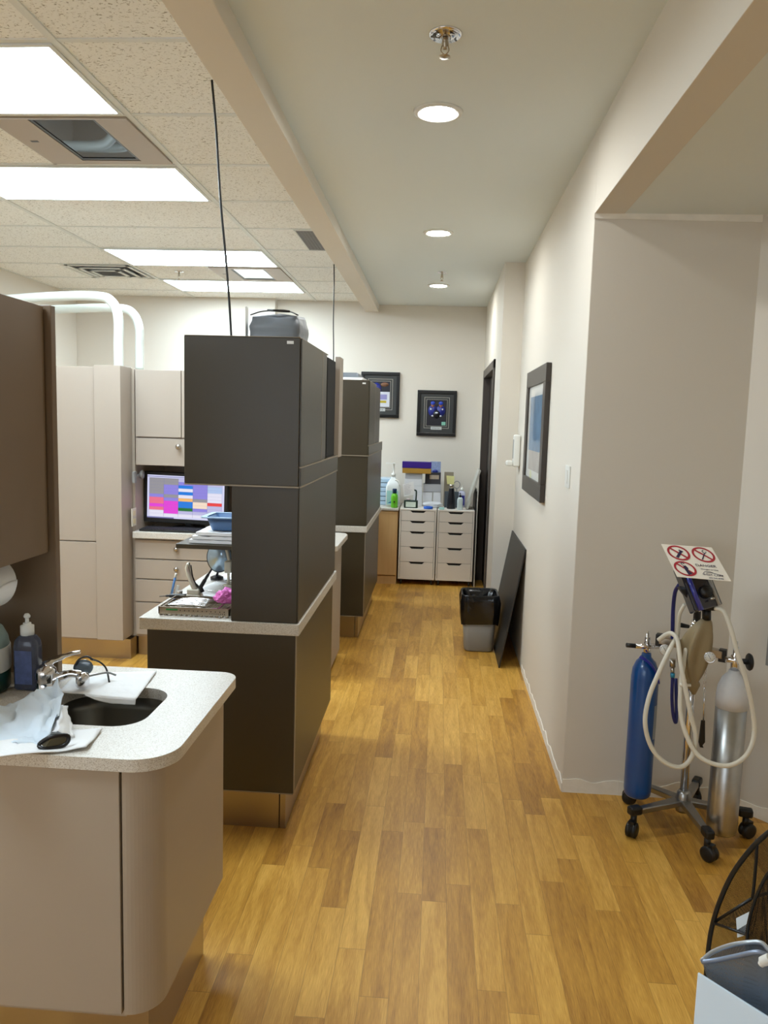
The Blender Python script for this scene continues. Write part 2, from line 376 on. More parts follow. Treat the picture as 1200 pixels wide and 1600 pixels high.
# ================================================================== CEILING THINGS
ft = ['nearest large ceiling light panel, cut off by the left picture edge', 'second long ceiling light panel, just behind the nearer ceiling screen',
      'third long ceiling light panel, between the slotted air vent and the first wire', 'farthest long ceiling light panel, nearest the back wall']
def troffer(y, label):
    t = thing('ceiling_light', label, 'ceiling light', (-1.95, y+.315, ZT), 'long light panels in the tiled ceiling')
    x0, x1, y0, y1 = -2.56, -1.335, y+.014, y+.615
    m = MB(); e = .018
    m.box(x0, x1, y0, y0+e, ZT-.010, ZT+.001).box(x0, x1, y1-e, y1, ZT-.010, ZT+.001).box(x0, x0+e, y0+e, y1-e, ZT-.010, ZT+.001).box(x1-e, x1, y0+e, y1-e, ZT-.010, ZT+.001)
    m.build('frame', TEE, t); box('diffuser', TROF, x0+e, x1-e, y0+e, y1-e, ZT-.007, ZT, t, 0)
for i, l in ((8, ft[0]), (10, ft[1]), (13, ft[2]), (15, ft[3])): troffer(rows[i], l)
dn = ['nearest round recessed downlight in the smooth corridor ceiling', 'middle round recessed downlight in the corridor ceiling', 'farthest round recessed downlight, just past the small far sprinkler']
troffer(rows[5], 'ceiling light panel behind the viewer, over the sink area')
def downlight(y, label):
    t = thing('downlight', label, 'ceiling light', (-.045, y, ZC), 'round corridor downlights')
    MB().lathe([(.072, -.004), (.078, -.010), (.094, -.006), (.096, 0), (.072, .001)], o=(-.045, y, ZC), seg=40).build('trim_ring', WHITE, t)
    MB().lathe([(0, -.006), (.060, -.006), (.072, -.003), (.072, 0), (0, 0)], o=(-.045, y, ZC), seg=40).build('lens', DOWN, t)
for y, l in zip((3.18, 5.10, 7.0), dn): downlight(y, l)
def sprinkler(x, y, z, label, s=1.0):
    t = thing('sprinkler', label, 'sprinkler', (x, y, z))
    MB().lathe([(.052*s, 0), (.052*s, -.004), (.046*s, -.009), (.034*s, -.006), (.024*s, -.012), (.012*s, -.012), (0, -.012)], o=(x, y, z+.0008), seg=32).build('escutcheon', CHROME, t)
    MB().lathe([(.010*s, -.012), (.011*s, -.03), (.006*s, -.038), (.006*s, -.045)], o=(x, y, z), seg=14).tube([(x-.009*s, y, z-.034*s), (x-.012*s, y, z-.05), (x, y, z-.064)], .002, 8).tube([(x+.009*s, y, z-.034*s), (x+.012*s, y, z-.05), (x, y, z-.064)], .002, 8).build('nozzle', STEEL, t)
    MB().lathe([(0, -.064), (.006, -.064), (.018*s, -.067), (.018*s, -.069), (0, -.070)], o=(x, y, z), seg=20).build('deflector', STEEL, t)
sprinkler(-.022, 2.57, ZC, 'chrome fire sprinkler in the smooth corridor ceiling, nearest the viewer')
sprinkler(-.016, 6.40, ZC, 'small chrome fire sprinkler in the far corridor ceiling before the last downlight', .75)
sprinkler(-2.26, 6.70, ZT, 'small fire sprinkler in the tiled ceiling beside the slotted air vent', .75)
SCR = plain('ceiling_screen_glass', (22, 24, 34), .03, spec=.3, IOR=1.28)
def ceilscreen(x0, x1, y0, y1, a0, a1, b0, b1, label, glassmat):
    t = thing('ceiling_screen', label, 'screen', ((x0+x1)/2, (y0+y1)/2, ZT), 'screens set into the tiled ceiling')
    m = MB(); z0, z1 = ZT-.014, ZT+.001
    m.box(x0, a0, y0, y1, z0, z1).box(a1, x1, y0, y1, z0, z1).box(a0, a1, y0, b0, z0, z1).box(a0, a1, b1, y1, z0, z1)
    m.build('panel', TAN, t)
    m = MB(); e = .014; z0 = ZT-.011
    m.box(a0, a0+e, b0, b1, z0, z1).box(a1-e, a1, b0, b1, z0, z1).box(a0+e, a1-e, b0, b0+e, z0, z1).box(a0+e, a1-e, b1-e*1.8, b1, z0, z1)
    m.build('bezel', BLKG, t); box('screen_glass', glassmat, a0+e, a1-e, b0+e, b1-e*1.8, ZT-.008, ZT, t, 0)
    MB().box(x0+.05, x0+.085, y0+.25, y0+.27, ZT-.0145, ZT-.013).build('slot', BLACK, t)
ceilscreen(-1.935, -1.337, 3.305, 3.872, -1.765, -1.475, 3.31, 3.825, 'dark tan-framed screen set in the ceiling between the two nearest light panels', SCR)
ceilscreen(-1.935, -1.337, 6.455, 7.045, -1.765, -1.475, 6.50, 6.97, 'pale-looking screen set in the ceiling between the two farthest light panels', plain('ceiling_screen_glass_pale', (150, 156, 164), .05, spec=1.0, coat=1))
t = thing('air_vent', 'grey egg-crate air vent in the tiled ceiling beside the beam', 'vent', (-.9, 5.5, ZT))
m = MB(); m.box(-.99, -.80, 5.19, 5.20, ZT-.008, ZT+.001).box(-.99, -.80, 5.78, 5.79, ZT-.008, ZT+.001).box(-.99, -.98, 5.2, 5.78, ZT-.008, ZT+.001); m.build('frame', TEE, t)
m = MB()
for k in range(28): m.box(-.98, -.80, 5.20+k*.0207, 5.206+k*.0207, ZT-.006, ZT)
for k in range(8): m.box(-.978+k*.022, -.975+k*.022, 5.2, 5.78, ZT-.005, ZT)
m.build('grille', GREY, t); box('backing', BLACK, -.98, -.80, 5.2, 5.78, ZT-.001, ZT+.002, t, 0)
t = thing('air_diffuser', 'stepped dark slotted air diffuser in the tiled ceiling near the left wall', 'vent', (-2.86, 6.66, ZT))
box('backing', BLACK, -3.12, -2.62, 6.44, 6.98, ZT-.002, ZT+.002, t, 0)
for k, e in enumerate((0, .07, .14)):
    m = MB(); a0, a1, b0, b1 = -3.15+e, -2.60-e, 6.44+e, 7.0-e; z = ZT-.012-.008*k; q = .03
    for c in ((a0, a1, b0, b0+q), (a0, a1, b1-q, b1), (a0, a0+q, b0, b1), (a1-q, a1, b0, b1)): m.box(*c, z, z+.004)
    m.build('louver', TEE, t)
def wire(a, b, label):
    m = MB(); a = Vector(a); b = Vector(b)
    m.tube([a+(b-a)*k/6+Vector((.002*math.sin(k*1.7), 0, 0)) for k in range(7)], .0045, 8)
    tag(m.build('hanging_cable', BLACK), label, 'cable', 'black cables dropping from the ceiling')
wire((-.876, 2.967, ZT-.001), (-.80, 2.98, 1.895), 'black cable hanging from the tiled ceiling to the near dark cabinet top')
wire((-.872, 6.3, ZT-.001), (-.86, 6.3, 1.90), 'thinner far black cable hanging down to the second dark cabinet')

# ================================================================== NEAR SINK UNIT
t = thing('sink_cabinet', 'tan laminate sink cabinet with rounded end panel in the left foreground', 'cabinet', (-1.1, 1.9, 0))
SX0, SX1, SY0, SY1 = -1.75, -.60, 1.612, 2.165
box('door', TAN, -1.30, -.682, SY0-.004, SY0+.018, .222, .815, t, .0015)
box('door', TAN, -1.74, -1.304, SY0-.004, SY0+.018, .222, .815, t, .0015)
arc = rrect(-.676, SX1, SY0-.004, SY1, [.0, 0, 0, .075], 14)
MB().prism([(x, y, .222) for x, y in arc], (0, 0, .593), smooth=False).build('end_panel', TAN, t, .0015)
MB().box(SX0, -.68, SY0+.018, SY1, .2, .65).box(SX0, -.68, SY0+.018, SY0+.04, .65, .8145).box(SX0, -.68, SY1-.02, SY1, .65, .8145).box(SX0, SX0+.02, SY0+.04, SY1-.02, .65, .8145).build('carcass', TAN, t)
box('shadow_gap', BLACK, SX0, -.682, SY0+.004, SY0+.019, .80, .8145, t, 0)
MB().prism([(x, y, 0) for x, y in rrect(SX0, -.648, 1.685, SY1-.04, [0, 0, 0, 0])], (0, 0, .21)).build('toe_kick', STEEL, t)
def worktop(name, outer, hole, z0, z1, label):
    m = MB(); m.plate(outer, hole, z0, z1); return tag(m.build(name, TOP, None, .006, bseg=3), label, 'worktop')
hole = rrect(-.985, -.705, 1.772, 2.048, .075)
wt = worktop('worktop', rrect(SX0, -.565, 1.598, 2.215, [.055, 0, 0, .095], 12), [hole], .815, .845, 'pale speckled worktop with rounded corners around the near sink')
m = MB(); rings = []
for (z, e, r) in ((.812, -.012, .085), (.812, .0, .075), (.78, .004, .075), (.70, .012, .075), (.668, .03, .06), (.662, .06, .05)):
    rings.append([m.bm.verts.new((x, y, z)) for x, y in rrect(-.985+e, -.705-e, 1.772+e, 2.048-e, r)])
for a, b in zip(rings, rings[1:]):
    for i in range(len(a)):
        f = m.bm.faces.new((a[i], a[(i+1) % len(a)], b[(i+1) % len(a)], b[i])); f.smooth = True
m.bm.faces.new(rings[-1])
sk = tag(m.build('sink', SINK, None, 0, solid=.002), 'stainless steel sink bowl under the near speckled worktop', 'sink')
MB().lathe([(.03, .0035), (.03, .006), (.02, .004), (0, .004)], o=(-.845, 1.91, .661), seg=24).build('drain', CHROME, sk)
# faucet
t = thing('faucet', 'chrome single-lever faucet behind the near sink', 'faucet', (-1.045, 2.0, .845))
fx, fy = -1.045, 1.99
MB().lathe([(.034, 0), (.034, .006), (.027, .012), (.026, .03), (.029, .048), (.026, .062), (.014, .072), (0, .074)], o=(fx, fy, .845), seg=28).build('body', CHROME, t)
MB().tube([(fx+.01, fy, .868), (fx+.035, fy+.004, .882), (fx+.068, fy+.008, .893), (fx+.095, fy+.01, .889)], [.014, .013, .011, .012], 14).lathe([(.016, -.026), (.018, -.022), (.018, .004), (.014, .012), (0, .014)], o=(fx+.098, fy+.01, .884), seg=22).build('spout', CHROME, t)
MB().tube([(fx-.005, fy, .915), (fx+.015, fy+.02, .925), (fx+.05, fy+.04, .938), (fx+.075, fy+.05, .942)], [.017, .013, .009, .008], 12, flat=.55).build('handle', CHROME, t)
# upper cabinet with end panel
t = thing('wall_cabinet', 'dark shaded tan overhead cabinet with side panel at the left picture edge', 'cabinet', (-1.4, 1.9, .845))
box('carcass', TAND, -1.75, -1.112, 1.58, 2.112, 1.212, 1.885, t, .001)
box('door', TAND, -1.11, -1.092, 1.58, 2.110, 1.206, 1.889, t, .002)
box('side_panel', TAND, -1.75, -1.074, 2.116, 2.142, .846, 1.893, t, .002)
# paper towel roll
t = thing('paper_towel_roll', 'white paper towel roll hanging under the dark overhead cabinet', 'paper towel', (-1.21, 1.97, 1.2))
MB().lathe([(.018, 0), (.070, 0), (.072, .005), (.072, .235), (.070, .24), (.018, .24)], o=(-1.213, 1.79, 1.134), axis='Y', seg=36).build('roll', PAPER, t)
MB().sheet(lambda u, v: Vector((-1.140-.03*u*u, 1.792+.236*v, 1.14-.06*u+.004*math.sin(v*9))), 8, 8).build('loose_sheet', PAPER, t, solid=.001)
MB().box(-1.22, -1.206, 1.782, 1.788, 1.10, 1.212).box(-1.22, -1.206, 2.032, 2.038, 1.10, 1.212).cyl((-1.213, 1.782, 1.134), (-1.213, 2.038, 1.134), .01).build('holder', GREY, t)
# jug
t = thing('bottle', 'large white-labelled jug with dark green base at the left edge', 'bottle', (-1.235, 1.955, .845))
GRN = plain('dark_green_liquid', (14, 52, 38), .3); JG = plain('frosted_plastic', (128, 146, 142), .35)
MB().lathe([(.0, .0), (.088, 0), (.096, .01), (.096, .07), (.095, .071)], o=(-1.237, 1.96, .846), seg=36).build('lower_body', GRN, t)
MB().lathe([(.095, .071), (.095, .125), (.092, .145), (.080, .170), (.055, .190), (.03, .198), (.028, .208), (0, .209)], o=(-1.237, 1.96, .846), seg=36).build('upper_body', JG, t)
MB().lathe([(.0965, .058), (.0975, .06), (.0975, .122), (.0965, .124)], o=(-1.237, 1.96, .846), seg=36).build('label_band', plain('silver_label', (200, 200, 196), .4), t)
# soap pump bottle
SO = glass('clear_soap_plastic', (96, 100, 118), .12, .5)
def pump_bottle(name, label, cat, x, y, z, w, dpt, h, bodym, capm, labm=None, grp=None, nozzle=-1, capR=.3, handle=True):
    t = thing(name, label, cat, (x, y, z), grp)
    m = MB(); rg = []
    for (hh, e) in ((0, .12), (.02, .0), (.78, .0), (.9, .10), (.97, .35), (1, .5)):
        a, b = w/2*(1-e), dpt/2*(1-e*.8)
        rg.append([m.bm.verts.new((x+px, y+py, z+.001+hh*h)) for px, py in rrect(-a, a, -b, b, min(a, b)*.55, 4)])
    for a, b in zip(rg, rg[1:]):
        for i in range(len(a)):
            f = m.bm.faces.new((a[i], a[(i+1) % len(a)], b[(i+1) % len(a)], b[i])); f.smooth = True
    m.bm.faces.new(rg[0]); m.bm.faces.new(rg[-1]); m.build('body', bodym, t)
    r = w*capR
    MB().lathe([(r, 0), (r, h*.17), (r*.6, h*.19), (r*.6, h*.22), (0, h*.22)], o=(x, y, z+h), seg=20).build('cap', capm, t)
    mm = MB(); mm.cyl((x, y, z+h*1.2), (x, y, z+h*1.34), r*.28, seg=10)
    if handle: mm.lathe([(0, 0), (r*.45, 0), (r*.5, h*.03), (r*.3, h*.07), (0, h*.075)], o=(x, y, z+h*1.32), seg=14); mm.tube([(x, y, z+h*1.35), (x+nozzle*r*1.6, y, z+h*1.35)], r*.2, 8)
    mm.build('pump', capm, t)
    if labm: MB().prism([(x-w*.36, y-dpt/2-.0008, z+h*.12), (x+w*.36, y-dpt/2-.0008, z+h*.12), (x+w*.36, y-dpt/2-.0008, z+h*.74), (x-w*.36, y-dpt/2-.0008, z+h*.74)], (0, .0006, 0)).build('label_sheet', labm, t)
    return t
LABB = plain('blue_violet_label', (66, 80, 122), .4, var=.5, vscale=60)
tt = pump_bottle('pump_bottle', 'clear pump soap bottle with white cap and blue label beside the green jug', 'bottle', -1.100, 2.0, .846, .066, .05, .150, SO, WHITE, LABB, nozzle=0, capR=.27)
# ---- flat paper towel behind the sink, draped over the bowl edge
def towel(u, v):
    # four corners on the worktop
    a = at(118, 1053, Z=.85); b = at(245, 1048, Z=.85); c = at(212, 1092, Z=.85); d2 = at(92, 1080, Z=.85)
    p = a.lerp(b, u).lerp(d2.lerp(c, u), v)
    z = .848+.004*max(0, nz((p.x*14, p.y*14, 0), 1.4))
    if v > .82 and u > .3: z -= .0  # hem
    return Vector((p.x, p.y+.03*(v-.5)*-.4*math.sin(u*PI), z))
m = MB(); m.sheet(towel, 24, 14)
m.sheet(lambda u, v: towel(.36+.64*u, 1).lerp(towel(.36+.64*u, 1)+Vector((0, -.004-.003*math.sin(u*PI), -.012*math.sin(min(1, u*1.5)*PI/2)-.001)), v) , 14, 5)
tag(m.build('paper_towel', PAPER, None, solid=.001), 'white paper towel spread flat behind the near sink, overhanging the bowl', 'paper towel')
# ---- safety glasses on it
t = thing('safety_glasses', 'grey-lensed safety glasses lying with open arms on the flat paper towel', 'glasses', tuple(at(135, 1055, Z=.85)))
LENS = plain('grey_tinted_lens', (84, 98, 108), .08, coat=1, alpha=.75) if False else plain('grey_tinted_lens', (84, 98, 108), .08, coat=1)
c0 = at(130, 1043, Y=2.06)
MB().ball((0, 0, 0), 1, M=Matrix.Translation(c0)@Matrix.Rotation(-.3, 4, 'Y')@Matrix.Diagonal((.030, .006, .023, 1)), seg=24).build('lens', LENS, t)
MB().tube([at(117, 1040, Y=2.05), at(124, 1030, Y=2.055), at(136, 1026, Y=2.06), at(146, 1031, Y=2.06)], .0028, 8).build('frame', BLACK, t)
MB().tube([at(142, 1030, Y=2.07), at(155, 1034, Y=2.10), at(166, 1045, Y=2.10), at(171, 1067, Y=2.06)], .0026, 8).build('temple', BLACK, t)
MB().tube([at(132, 1058, Y=2.02), at(150, 1054, Y=2.04), at(168, 1051, Y=2.08), at(181, 1055, Y=2.08)], .0028, 8).build('temple', GREY, t)
# ---- folded napkin sheet in front of the sink + dark sunglasses + crumpled tissue
def nap(u, v):
    a = at(-60, 1150, Z=.85); b = at(160, 1138, Z=.85); c = at(135, 1170, Z=.85); d2 = at(-60, 1192, Z=.85)
    p = a.lerp(b, u).lerp(d2.lerp(c, u), v)
    return Vector((p.x, p.y, .849+.006*(nz((p.x*9, p.y*9, 2), 2)+.5)*(.3+.7*v)))
tag(MB().sheet(nap, 30, 12).build('paper_towel', PAPER, None, solid=.002), 'white folded paper towel along the front edge of the near worktop', 'paper towel')
def crumple(name, mat, pts, seed, amp, nu=30, nv=22, th=.0012):
    """pts: grid (rows) of control points, bilinear with fold noise"""
    R = len(pts)-1; K = len(pts[0])-1
    def fn(u, v):
        a = min(int(u*K), K-1); b = min(int(v*R), R-1); fu = u*K-a; fv = v*R-b
        p = Vector(pts[b][a]).lerp(Vector(pts[b][a+1]), fu).lerp(Vector(pts[b+1][a]).lerp(Vector(pts[b+1][a+1]), fu), fv)
        n = Vector((nz((u*4, v*4, seed), 1.3), nz((u*4, v*4, seed+9), 1.3), nz((u*4, v*4, seed+19), 1.3)))
        n2 = abs(nz((u*7, v*5, seed+3), 1.5))
        q = p+n*amp+Vector((0, 0, n2*amp*.8))
        q.z = max(q.z, .852)
        return q
    return MB().sheet(fn, nu, nv).build(name, mat, None, solid=th)
g0 = lambda x, y, Y: tuple(at(x, y, Y=Y))
tag(crumple('face_mask', PAPERB, [[g0(-50, 1100, 1.84), g0(0, 1105, 1.84), g0(55, 1085, 1.85), g0(92, 1062, 1.86)],
    [g0(-50, 1130, 1.76), g0(10, 1115, 1.76), g0(60, 1108, 1.76), g0(95, 1090, 1.78)],
    [g0(-50, 1150, 1.68), g0(20, 1150, 1.68), g0(60, 1140, 1.68), g0(88, 1115, 1.70)],
    [g0(-50, 1165, 1.64), g0(20, 1168, 1.64), g0(60, 1172, 1.64), g0(78, 1150, 1.66)]], 3, .022), 'crumpled pale blue-white face mask heaped at the front left of the near sink', 'face mask')
tag(crumple('tissue', PAPER, [[g0(90, 1104, 1.78), g0(98, 1102, 1.79), g0(106, 1106, 1.79)],
    [g0(82, 1128, 1.74), g0(95, 1122, 1.70), g0(110, 1128, 1.74)],
    [g0(66, 1150, 1.68), g0(90, 1143, 1.655), g0(116, 1152, 1.68)]], 5, .006, 14, 14), 'white tissue propped upright over the dark goggles', 'tissue')
t = thing('safety_goggles', 'black-rimmed goggles with brownish lens peeking from the crumpled paper', 'glasses', tuple(at(85, 1162, Z=.852)))
gl = [at(61, 1163, Y=1.612), at(80, 1151, Y=1.618), at(104, 1149, Y=1.632), at(107, 1157, Y=1.632), at(97, 1168, Y=1.624), at(69, 1178, Y=1.606)]
gl = [Vector((p.x, p.y, max(p.z, .8555))) for p in gl]
cc = sum(gl, Vector())/6
MB().tube(gl, .0045, 10, 4, closed=True).build('rim', BLKG, t)
MB().prism([p.lerp(cc, .1) for p in gl], (0, .004, .002)).build('lens', plain('brown_lens', (70, 64, 44), .1, coat=1), t)

# ================================================================== NEAR DARK PARTITION UNIT
def partition(dy, l1, l2, l3, steel=True, y1=3.83, group='dark cabinet'):
    Y0 = 2.82+dy; Y1 = y1+dy
    t = thing('base_cabinet', l1, 'cabinet', (-.8, Y0+.4, 0))
    box('body', BRN, -1.07, -.504, Y0, Y1, .175, .798, t, .002)
    box('end_panel', BRN, -1.072, -.506, Y0-.018, Y0-.0005, .178, .797, t, .0015)
    box('edge_band', EDGE, -1.072, -.506, Y0-.019, Y0-.002, .173, .1775, t, 0)
    box('edge_band', EDGE, -.5055, -.5025, Y0-.016, Y0-.0006, .178, .797, t, 0)
    box('toe_kick', STEEL, -1.05, -.572, Y0+.045, Y1-.03, 0, .174, t, .001)
    box('corner_post', STEEL, -.568, -.546, Y0+.045, Y1-.03, 0, .174, t, .001)
    w = MB(); w.box(-1.10, -.490, 2.79+dy, Y1+.03, .799, .845)
    tag(w.build('worktop', TOP, None, .004), l2, 'worktop')
    t = thing('hutch_cabinet', l3, 'cabinet', (-.7, Y0+.4, .845))
    box('tower', BRN, -.748, -.500, 2.795+dy, Y1, .846, 1.352, t, .002)
    box('lower_side', BRN, -.4995, -.496, 2.797+dy, Y1-.002, .850, 1.350, t, .0005)
    # upper body: outline seen from above with chamfered/curved far corner
    ol = [(-.922, 2.785+dy), (-.500, 2.785+dy), (-.500, 3.295+dy), (-.505, 3.42+dy), (-.517, 3.54+dy), (-.64, 3.56+dy), (-.922, 3.56+dy)]
    MB().prism([(x, y, 1.358) for x, y in ol], (0, 0, .530)).build('upper_body', BRN, t, .002)
    box('edge_band', EDGE, -.922, -.4985, 2.784+dy, 2.800+dy, 1.352, 1.3575, t, 0)
    box('edge_band', EDGE, -.921, -.501, 2.784+dy, 3.5+dy, 1.8885, 1.891, t, 0)
    box('side_door', BRN, -.4995, -.494, 2.79+dy, 3.29+dy, 1.430, 1.886, t, .001)
    MB().prism([(-.4993, 3.3+dy, 1.43), (-.4943, 3.3+dy, 1.43), (-.500, 3.42+dy, 1.43), (-.512, 3.535+dy, 1.43), (-.5165, 3.535+dy, 1.43), (-.5047, 3.42+dy, 1.43)], (0, 0, .456)).build('side_door', BRN, t)
    box('edge_band', EDGE, -.4985, -.4935, 3.2915+dy, 3.2985+dy, 1.43, 1.886, t, 0)
    box('valance', BRN, -.4995, -.492, 2.79+dy, Y1, 1.3585, 1.424, t, .001)
    box('edge_band', EDGE, -.4995, -.4915, 2.79+dy, Y1, 1.4245, 1.429, t, 0)
    box('edge_band', EDGE, -.4995, -.4915, 2.79+dy, Y1, 1.3525, 1.358, t, 0)
    return t
h1 = partition(0, 'dark brown base cabinet with steel toe kick in the centre left, nearest the viewer', 'pale speckled worktop holding the instrument tray, on the near dark cabinet', 'tall dark brown hutch standing on the near dark base cabinet, grey bag on top')
box('sticker', plain('sticker_white', (226, 226, 222), .5), -.548, -.524, 2.7835, 2.7847, 1.866, 1.8765, h1, 0)
text('2B', .009, Matrix.Translation((-.536, 2.7832, 1.871))@Matrix.Rotation(PI/2, 4, 'X'), BLACK, h1, 'sticker_text', .0001) if False else None
MB().box(-.92, -.745, 3.565, 3.83, 1.358, 1.888).build('rear_body', BRN, h1, .002)
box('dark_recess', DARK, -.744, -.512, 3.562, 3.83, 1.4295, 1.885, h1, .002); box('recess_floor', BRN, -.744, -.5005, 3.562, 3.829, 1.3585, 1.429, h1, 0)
box('open_door', TANL, -.518, -.494, 3.86, 3.99, 1.418, 1.912, h1, .0015)
box('shelf', BRN, -1.09, -.75, 3.18, 3.48, 1.045, 1.065, h1, .002)
h2 = partition(2.76, 'second dark brown base cabinet farther down the corridor, before the wood-fronted cabinet', 'pale speckled worktop on the far dark cabinet', 'far dark brown hutch with white papers and a grey case on top', y1=4.13)
box('sticker', plain('sticker_white2', (226, 226, 222), .5), -.548, -.524, 5.5435, 5.5447, 1.862, 1.8725, h2, 0)
MB().box(-.92, -.745, 6.325, 6.9, 1.358, 1.888).box(-.745, -.52, 6.325, 6.88, 1.3585, 1.885).build('rear_body', BRN, h2, .002)
# grey soft bag on near hutch
t = thing('equipment_bag', 'grey soft equipment bag sitting on top of the near dark hutch', 'bag', (-.615, 2.95, 1.891))
m = MB()
def bagf(x, y, z): return Vector((x, y, z))
bx0, bx1, by0, by1, bz = -.715, -.514, 2.86, 3.10, 1.8925
bm = m.bm; n = 14
def bagshape(u, v):   # u around, v height
    a = u*2*PI; c, s_ = math.cos(a), math.sin(a); k = 1/max(abs(c), abs(s_))**.82
    h = v*.088; sh = 1-.10*v**3-.02*math.sin(v*9)
    x = (bx0+bx1)/2+(bx1-bx0)/2*c*k*.97*sh; y = (by0+by1)/2+(by1-by0)/2*s_*k*.97*sh
    z = bz+h+.006*nz((a*2, v*3, 0), 1.1)*v+(.012*v*v*math.cos(a-1.4) if v > .5 else 0)
    x += .003*nz((a*3, v*4, 5), 1.3); return Vector((x, y, z))
rgs = [[bm.verts.new(bagshape(i/40, j/10)) for i in range(40)] for j in range(11)]
for a, b in zip(rgs, rgs[1:]):
    for i in range(40): f = bm.faces.new((a[i], a[(i+1) % 40], b[(i+1) % 40], b[i])); f.smooth = True
ctop = bm.verts.new(((bx0+bx1)/2, (by0+by1)/2, bz+.104))
for i in range(40): f = bm.faces.new((rgs[-1][i], rgs[-1][(i+1) % 40], ctop)); f.smooth = True
bm.faces.new(list(reversed(rgs[0]))); m.build('body', BAGM, t)
MB().tube([(-.70, 2.865, 1.975), (-.66, 2.89, 1.992), (-.60, 2.95, 2.004), (-.56, 2.92, 1.995), (-.53, 2.88, 1.980)], .006, 8, flat=.4).build('strap', BLACK, t)
MB().prism([(-.65, 2.91, 1.995), (-.59, 2.93, 1.998), (-.56, 2.90, 1.99), (-.62, 2.88, 1.99)], (0, 0, .008)).build('patch', BLACK, t, .002)
tag(box('card', WHITE, -.7185, -.717, 2.86, 2.90, 1.892, 2.005, None, 0, ), 'thin white card standing beside the grey bag on the hutch', 'card')
# things on far hutch
tag(box('equipment_case', BAGM, -.80, -.60, 5.78, 6.08, 1.915, 1.955, None, .016), 'flat grey case lying on papers on the far hutch', 'case')
m = MB()
for k in range(5): m.box(-.83+.01*k, -.555-.008*(k % 2), 5.63+.01*k, 5.95-.012*(k % 3), 1.892+k*.0045, 1.896+k*.0045)
tag(m.build('paper_stack', PAPER, None, .0008), 'stack of loose white papers on the far hutch under the grey case', 'papers')

# ---- tray and instruments on near worktop
t = thing('instrument_cassette', 'perforated steel instrument cassette on the near speckled worktop', 'tray', (-.92, 2.9, .845))
x0, x1, y0, y1 = -1.04, -.765, 2.835, 3.03; z = .8465
m = MB(); m.box(x0, x1, y0, y0+.004, z+.004, z+.032).box(x0, x1, y1-.004, y1, z+.004, z+.032).box(x0, x0+.004, y0, y1, z+.004, z+.032).box(x1-.004, x1, y0, y1, z+.004, z+.032)
for k in range(9): m.box(x0, x1, y0+.01+k*.0215, y0+.0145+k*.0215, z+.004, z+.008)
for k in range(14): m.box(x0+.006+k*.0205, x0+.0095+k*.0205, y0, y1, z+.004, z+.007)
m.build('basket', STEEL, t)
m = MB()
for k in range(14): m.lathe([(.006, 0), (.005, .004)], o=(x0+.008+k*.0198, y0+.003, z), seg=10).lathe([(.006, 0), (.005, .004)], o=(x0+.008+k*.0198, y1-.003, z), seg=10)
m.build('foot_row', STEEL, t)
m = MB()
for k in range(11): m.lathe([(.0022, 0), (.0022, .0005)], o=(x0+.085+k*.017, y0-.0004, z+.020), axis='Y', seg=8)
for k in range(8): m.lathe([(.0018, 0), (.0018, .0005)], o=(x0+.20+k*.008, y0-.0004, z+.012), axis='Y', seg=8)
m.build('perforation', BLACK, t)
box('green_tag', plain('green_band', (44, 140, 70), .4), x0+.03, x0+.075, y0-.0012, y0, z+.019, z+.025, t, 0)
m = MB(); 
m.box(x0+.008, x1-.045, y0+.012, y0+.017, z+.026, z+.030).box(x0+.008, x1-.045, y1-.05, y1-.045, z+.026, z+.030)
m.box(x0+.008, x0+.013, y0+.012, y1-.045, z+.026, z+.030).box(x1-.05, x1-.045, y0+.012, y1-.045, z+.026, z+.030)
m.build('clip_rack', CHROME, t)
for k in range(7):
    yy = y0+.026+k*.0185
    o = MB().tube([(x0+.018+.004*k, yy, z+.034), (x0+.10, yy+.004, z+.036), (x0+.185-.003*k, yy-.002+.002*(k % 3), z+.035)], [.0016, .0035, .0028, .0012], 8).build('dental_instrument', CHROME)
    tag(o, 'slim steel dental instrument lying in the steel cassette', 'dental tool', 'dental instruments in the cassette')
# pink glove
m = MB(); bmesh.ops.create_icosphere(m.bm, subdivisions=5, radius=1)
for v in m.bm.verts:
    p = v.co.copy(); q = 1+.34*nz(p, 1.7, 1)+.20*abs(nz(p, 4, 2))+.08*nz(p, 9, 3)
    v.co = Vector((p.x*.046*q, p.y*.040*q, p.z*.030*q+.012*max(0, nz(p, 3, 6))))+Vector((-.802, 2.945, .900))
    v.co.z = max(v.co.z, .8795)
for f in m.bm.faces: f.smooth = True
tag(m.build('glove', plain('pink_nitrile', (232, 120, 200), .5, bump=.4, bscale=60)), 'crumpled pink glove on the right end of the steel cassette', 'glove')
# white speculum-like curing device
t = thing('curing_light', 'cream hand-held curing light with a dark arm standing behind the cassette', 'dental device', (-.94, 3.05, .845))
K = lambda x, y, Y=3.06: tuple(at(x, y, Y=Y))
m = MB(); c0 = at(304, 930, Y=3.06)
m.box(c0.x-.030, c0.x+.029, 3.035, 3.085, .8465, .880); m.build('base', OFFW, t, .004)
MB().box(c0.x-.027, c0.x+.024, 3.04, 3.08, .8805, .902).build('neck', OFFW, t, .004)
a, b, c, d2 = K(305, 921), K(298, 905), K(293, 890), K(294, 882)
MB().tube([a, b, c, d2, K(296, 881)], [.016, .015, .013, .011, .009], 14, flat=.7).build('handle', OFFW, t)
MB().tube([K(298, 883), K(302, 905), K(308, 915), K(313, 917), K(318, 910), K(324, 900), K(331, 889)], [.003, .004, .005, .008, .008, .006, .004], 10).build('dark_arm', BLACK, t)
MB().tube([K(313, 917), K(317, 925)], .008, 8).build('dark_stem', BLACK, t)
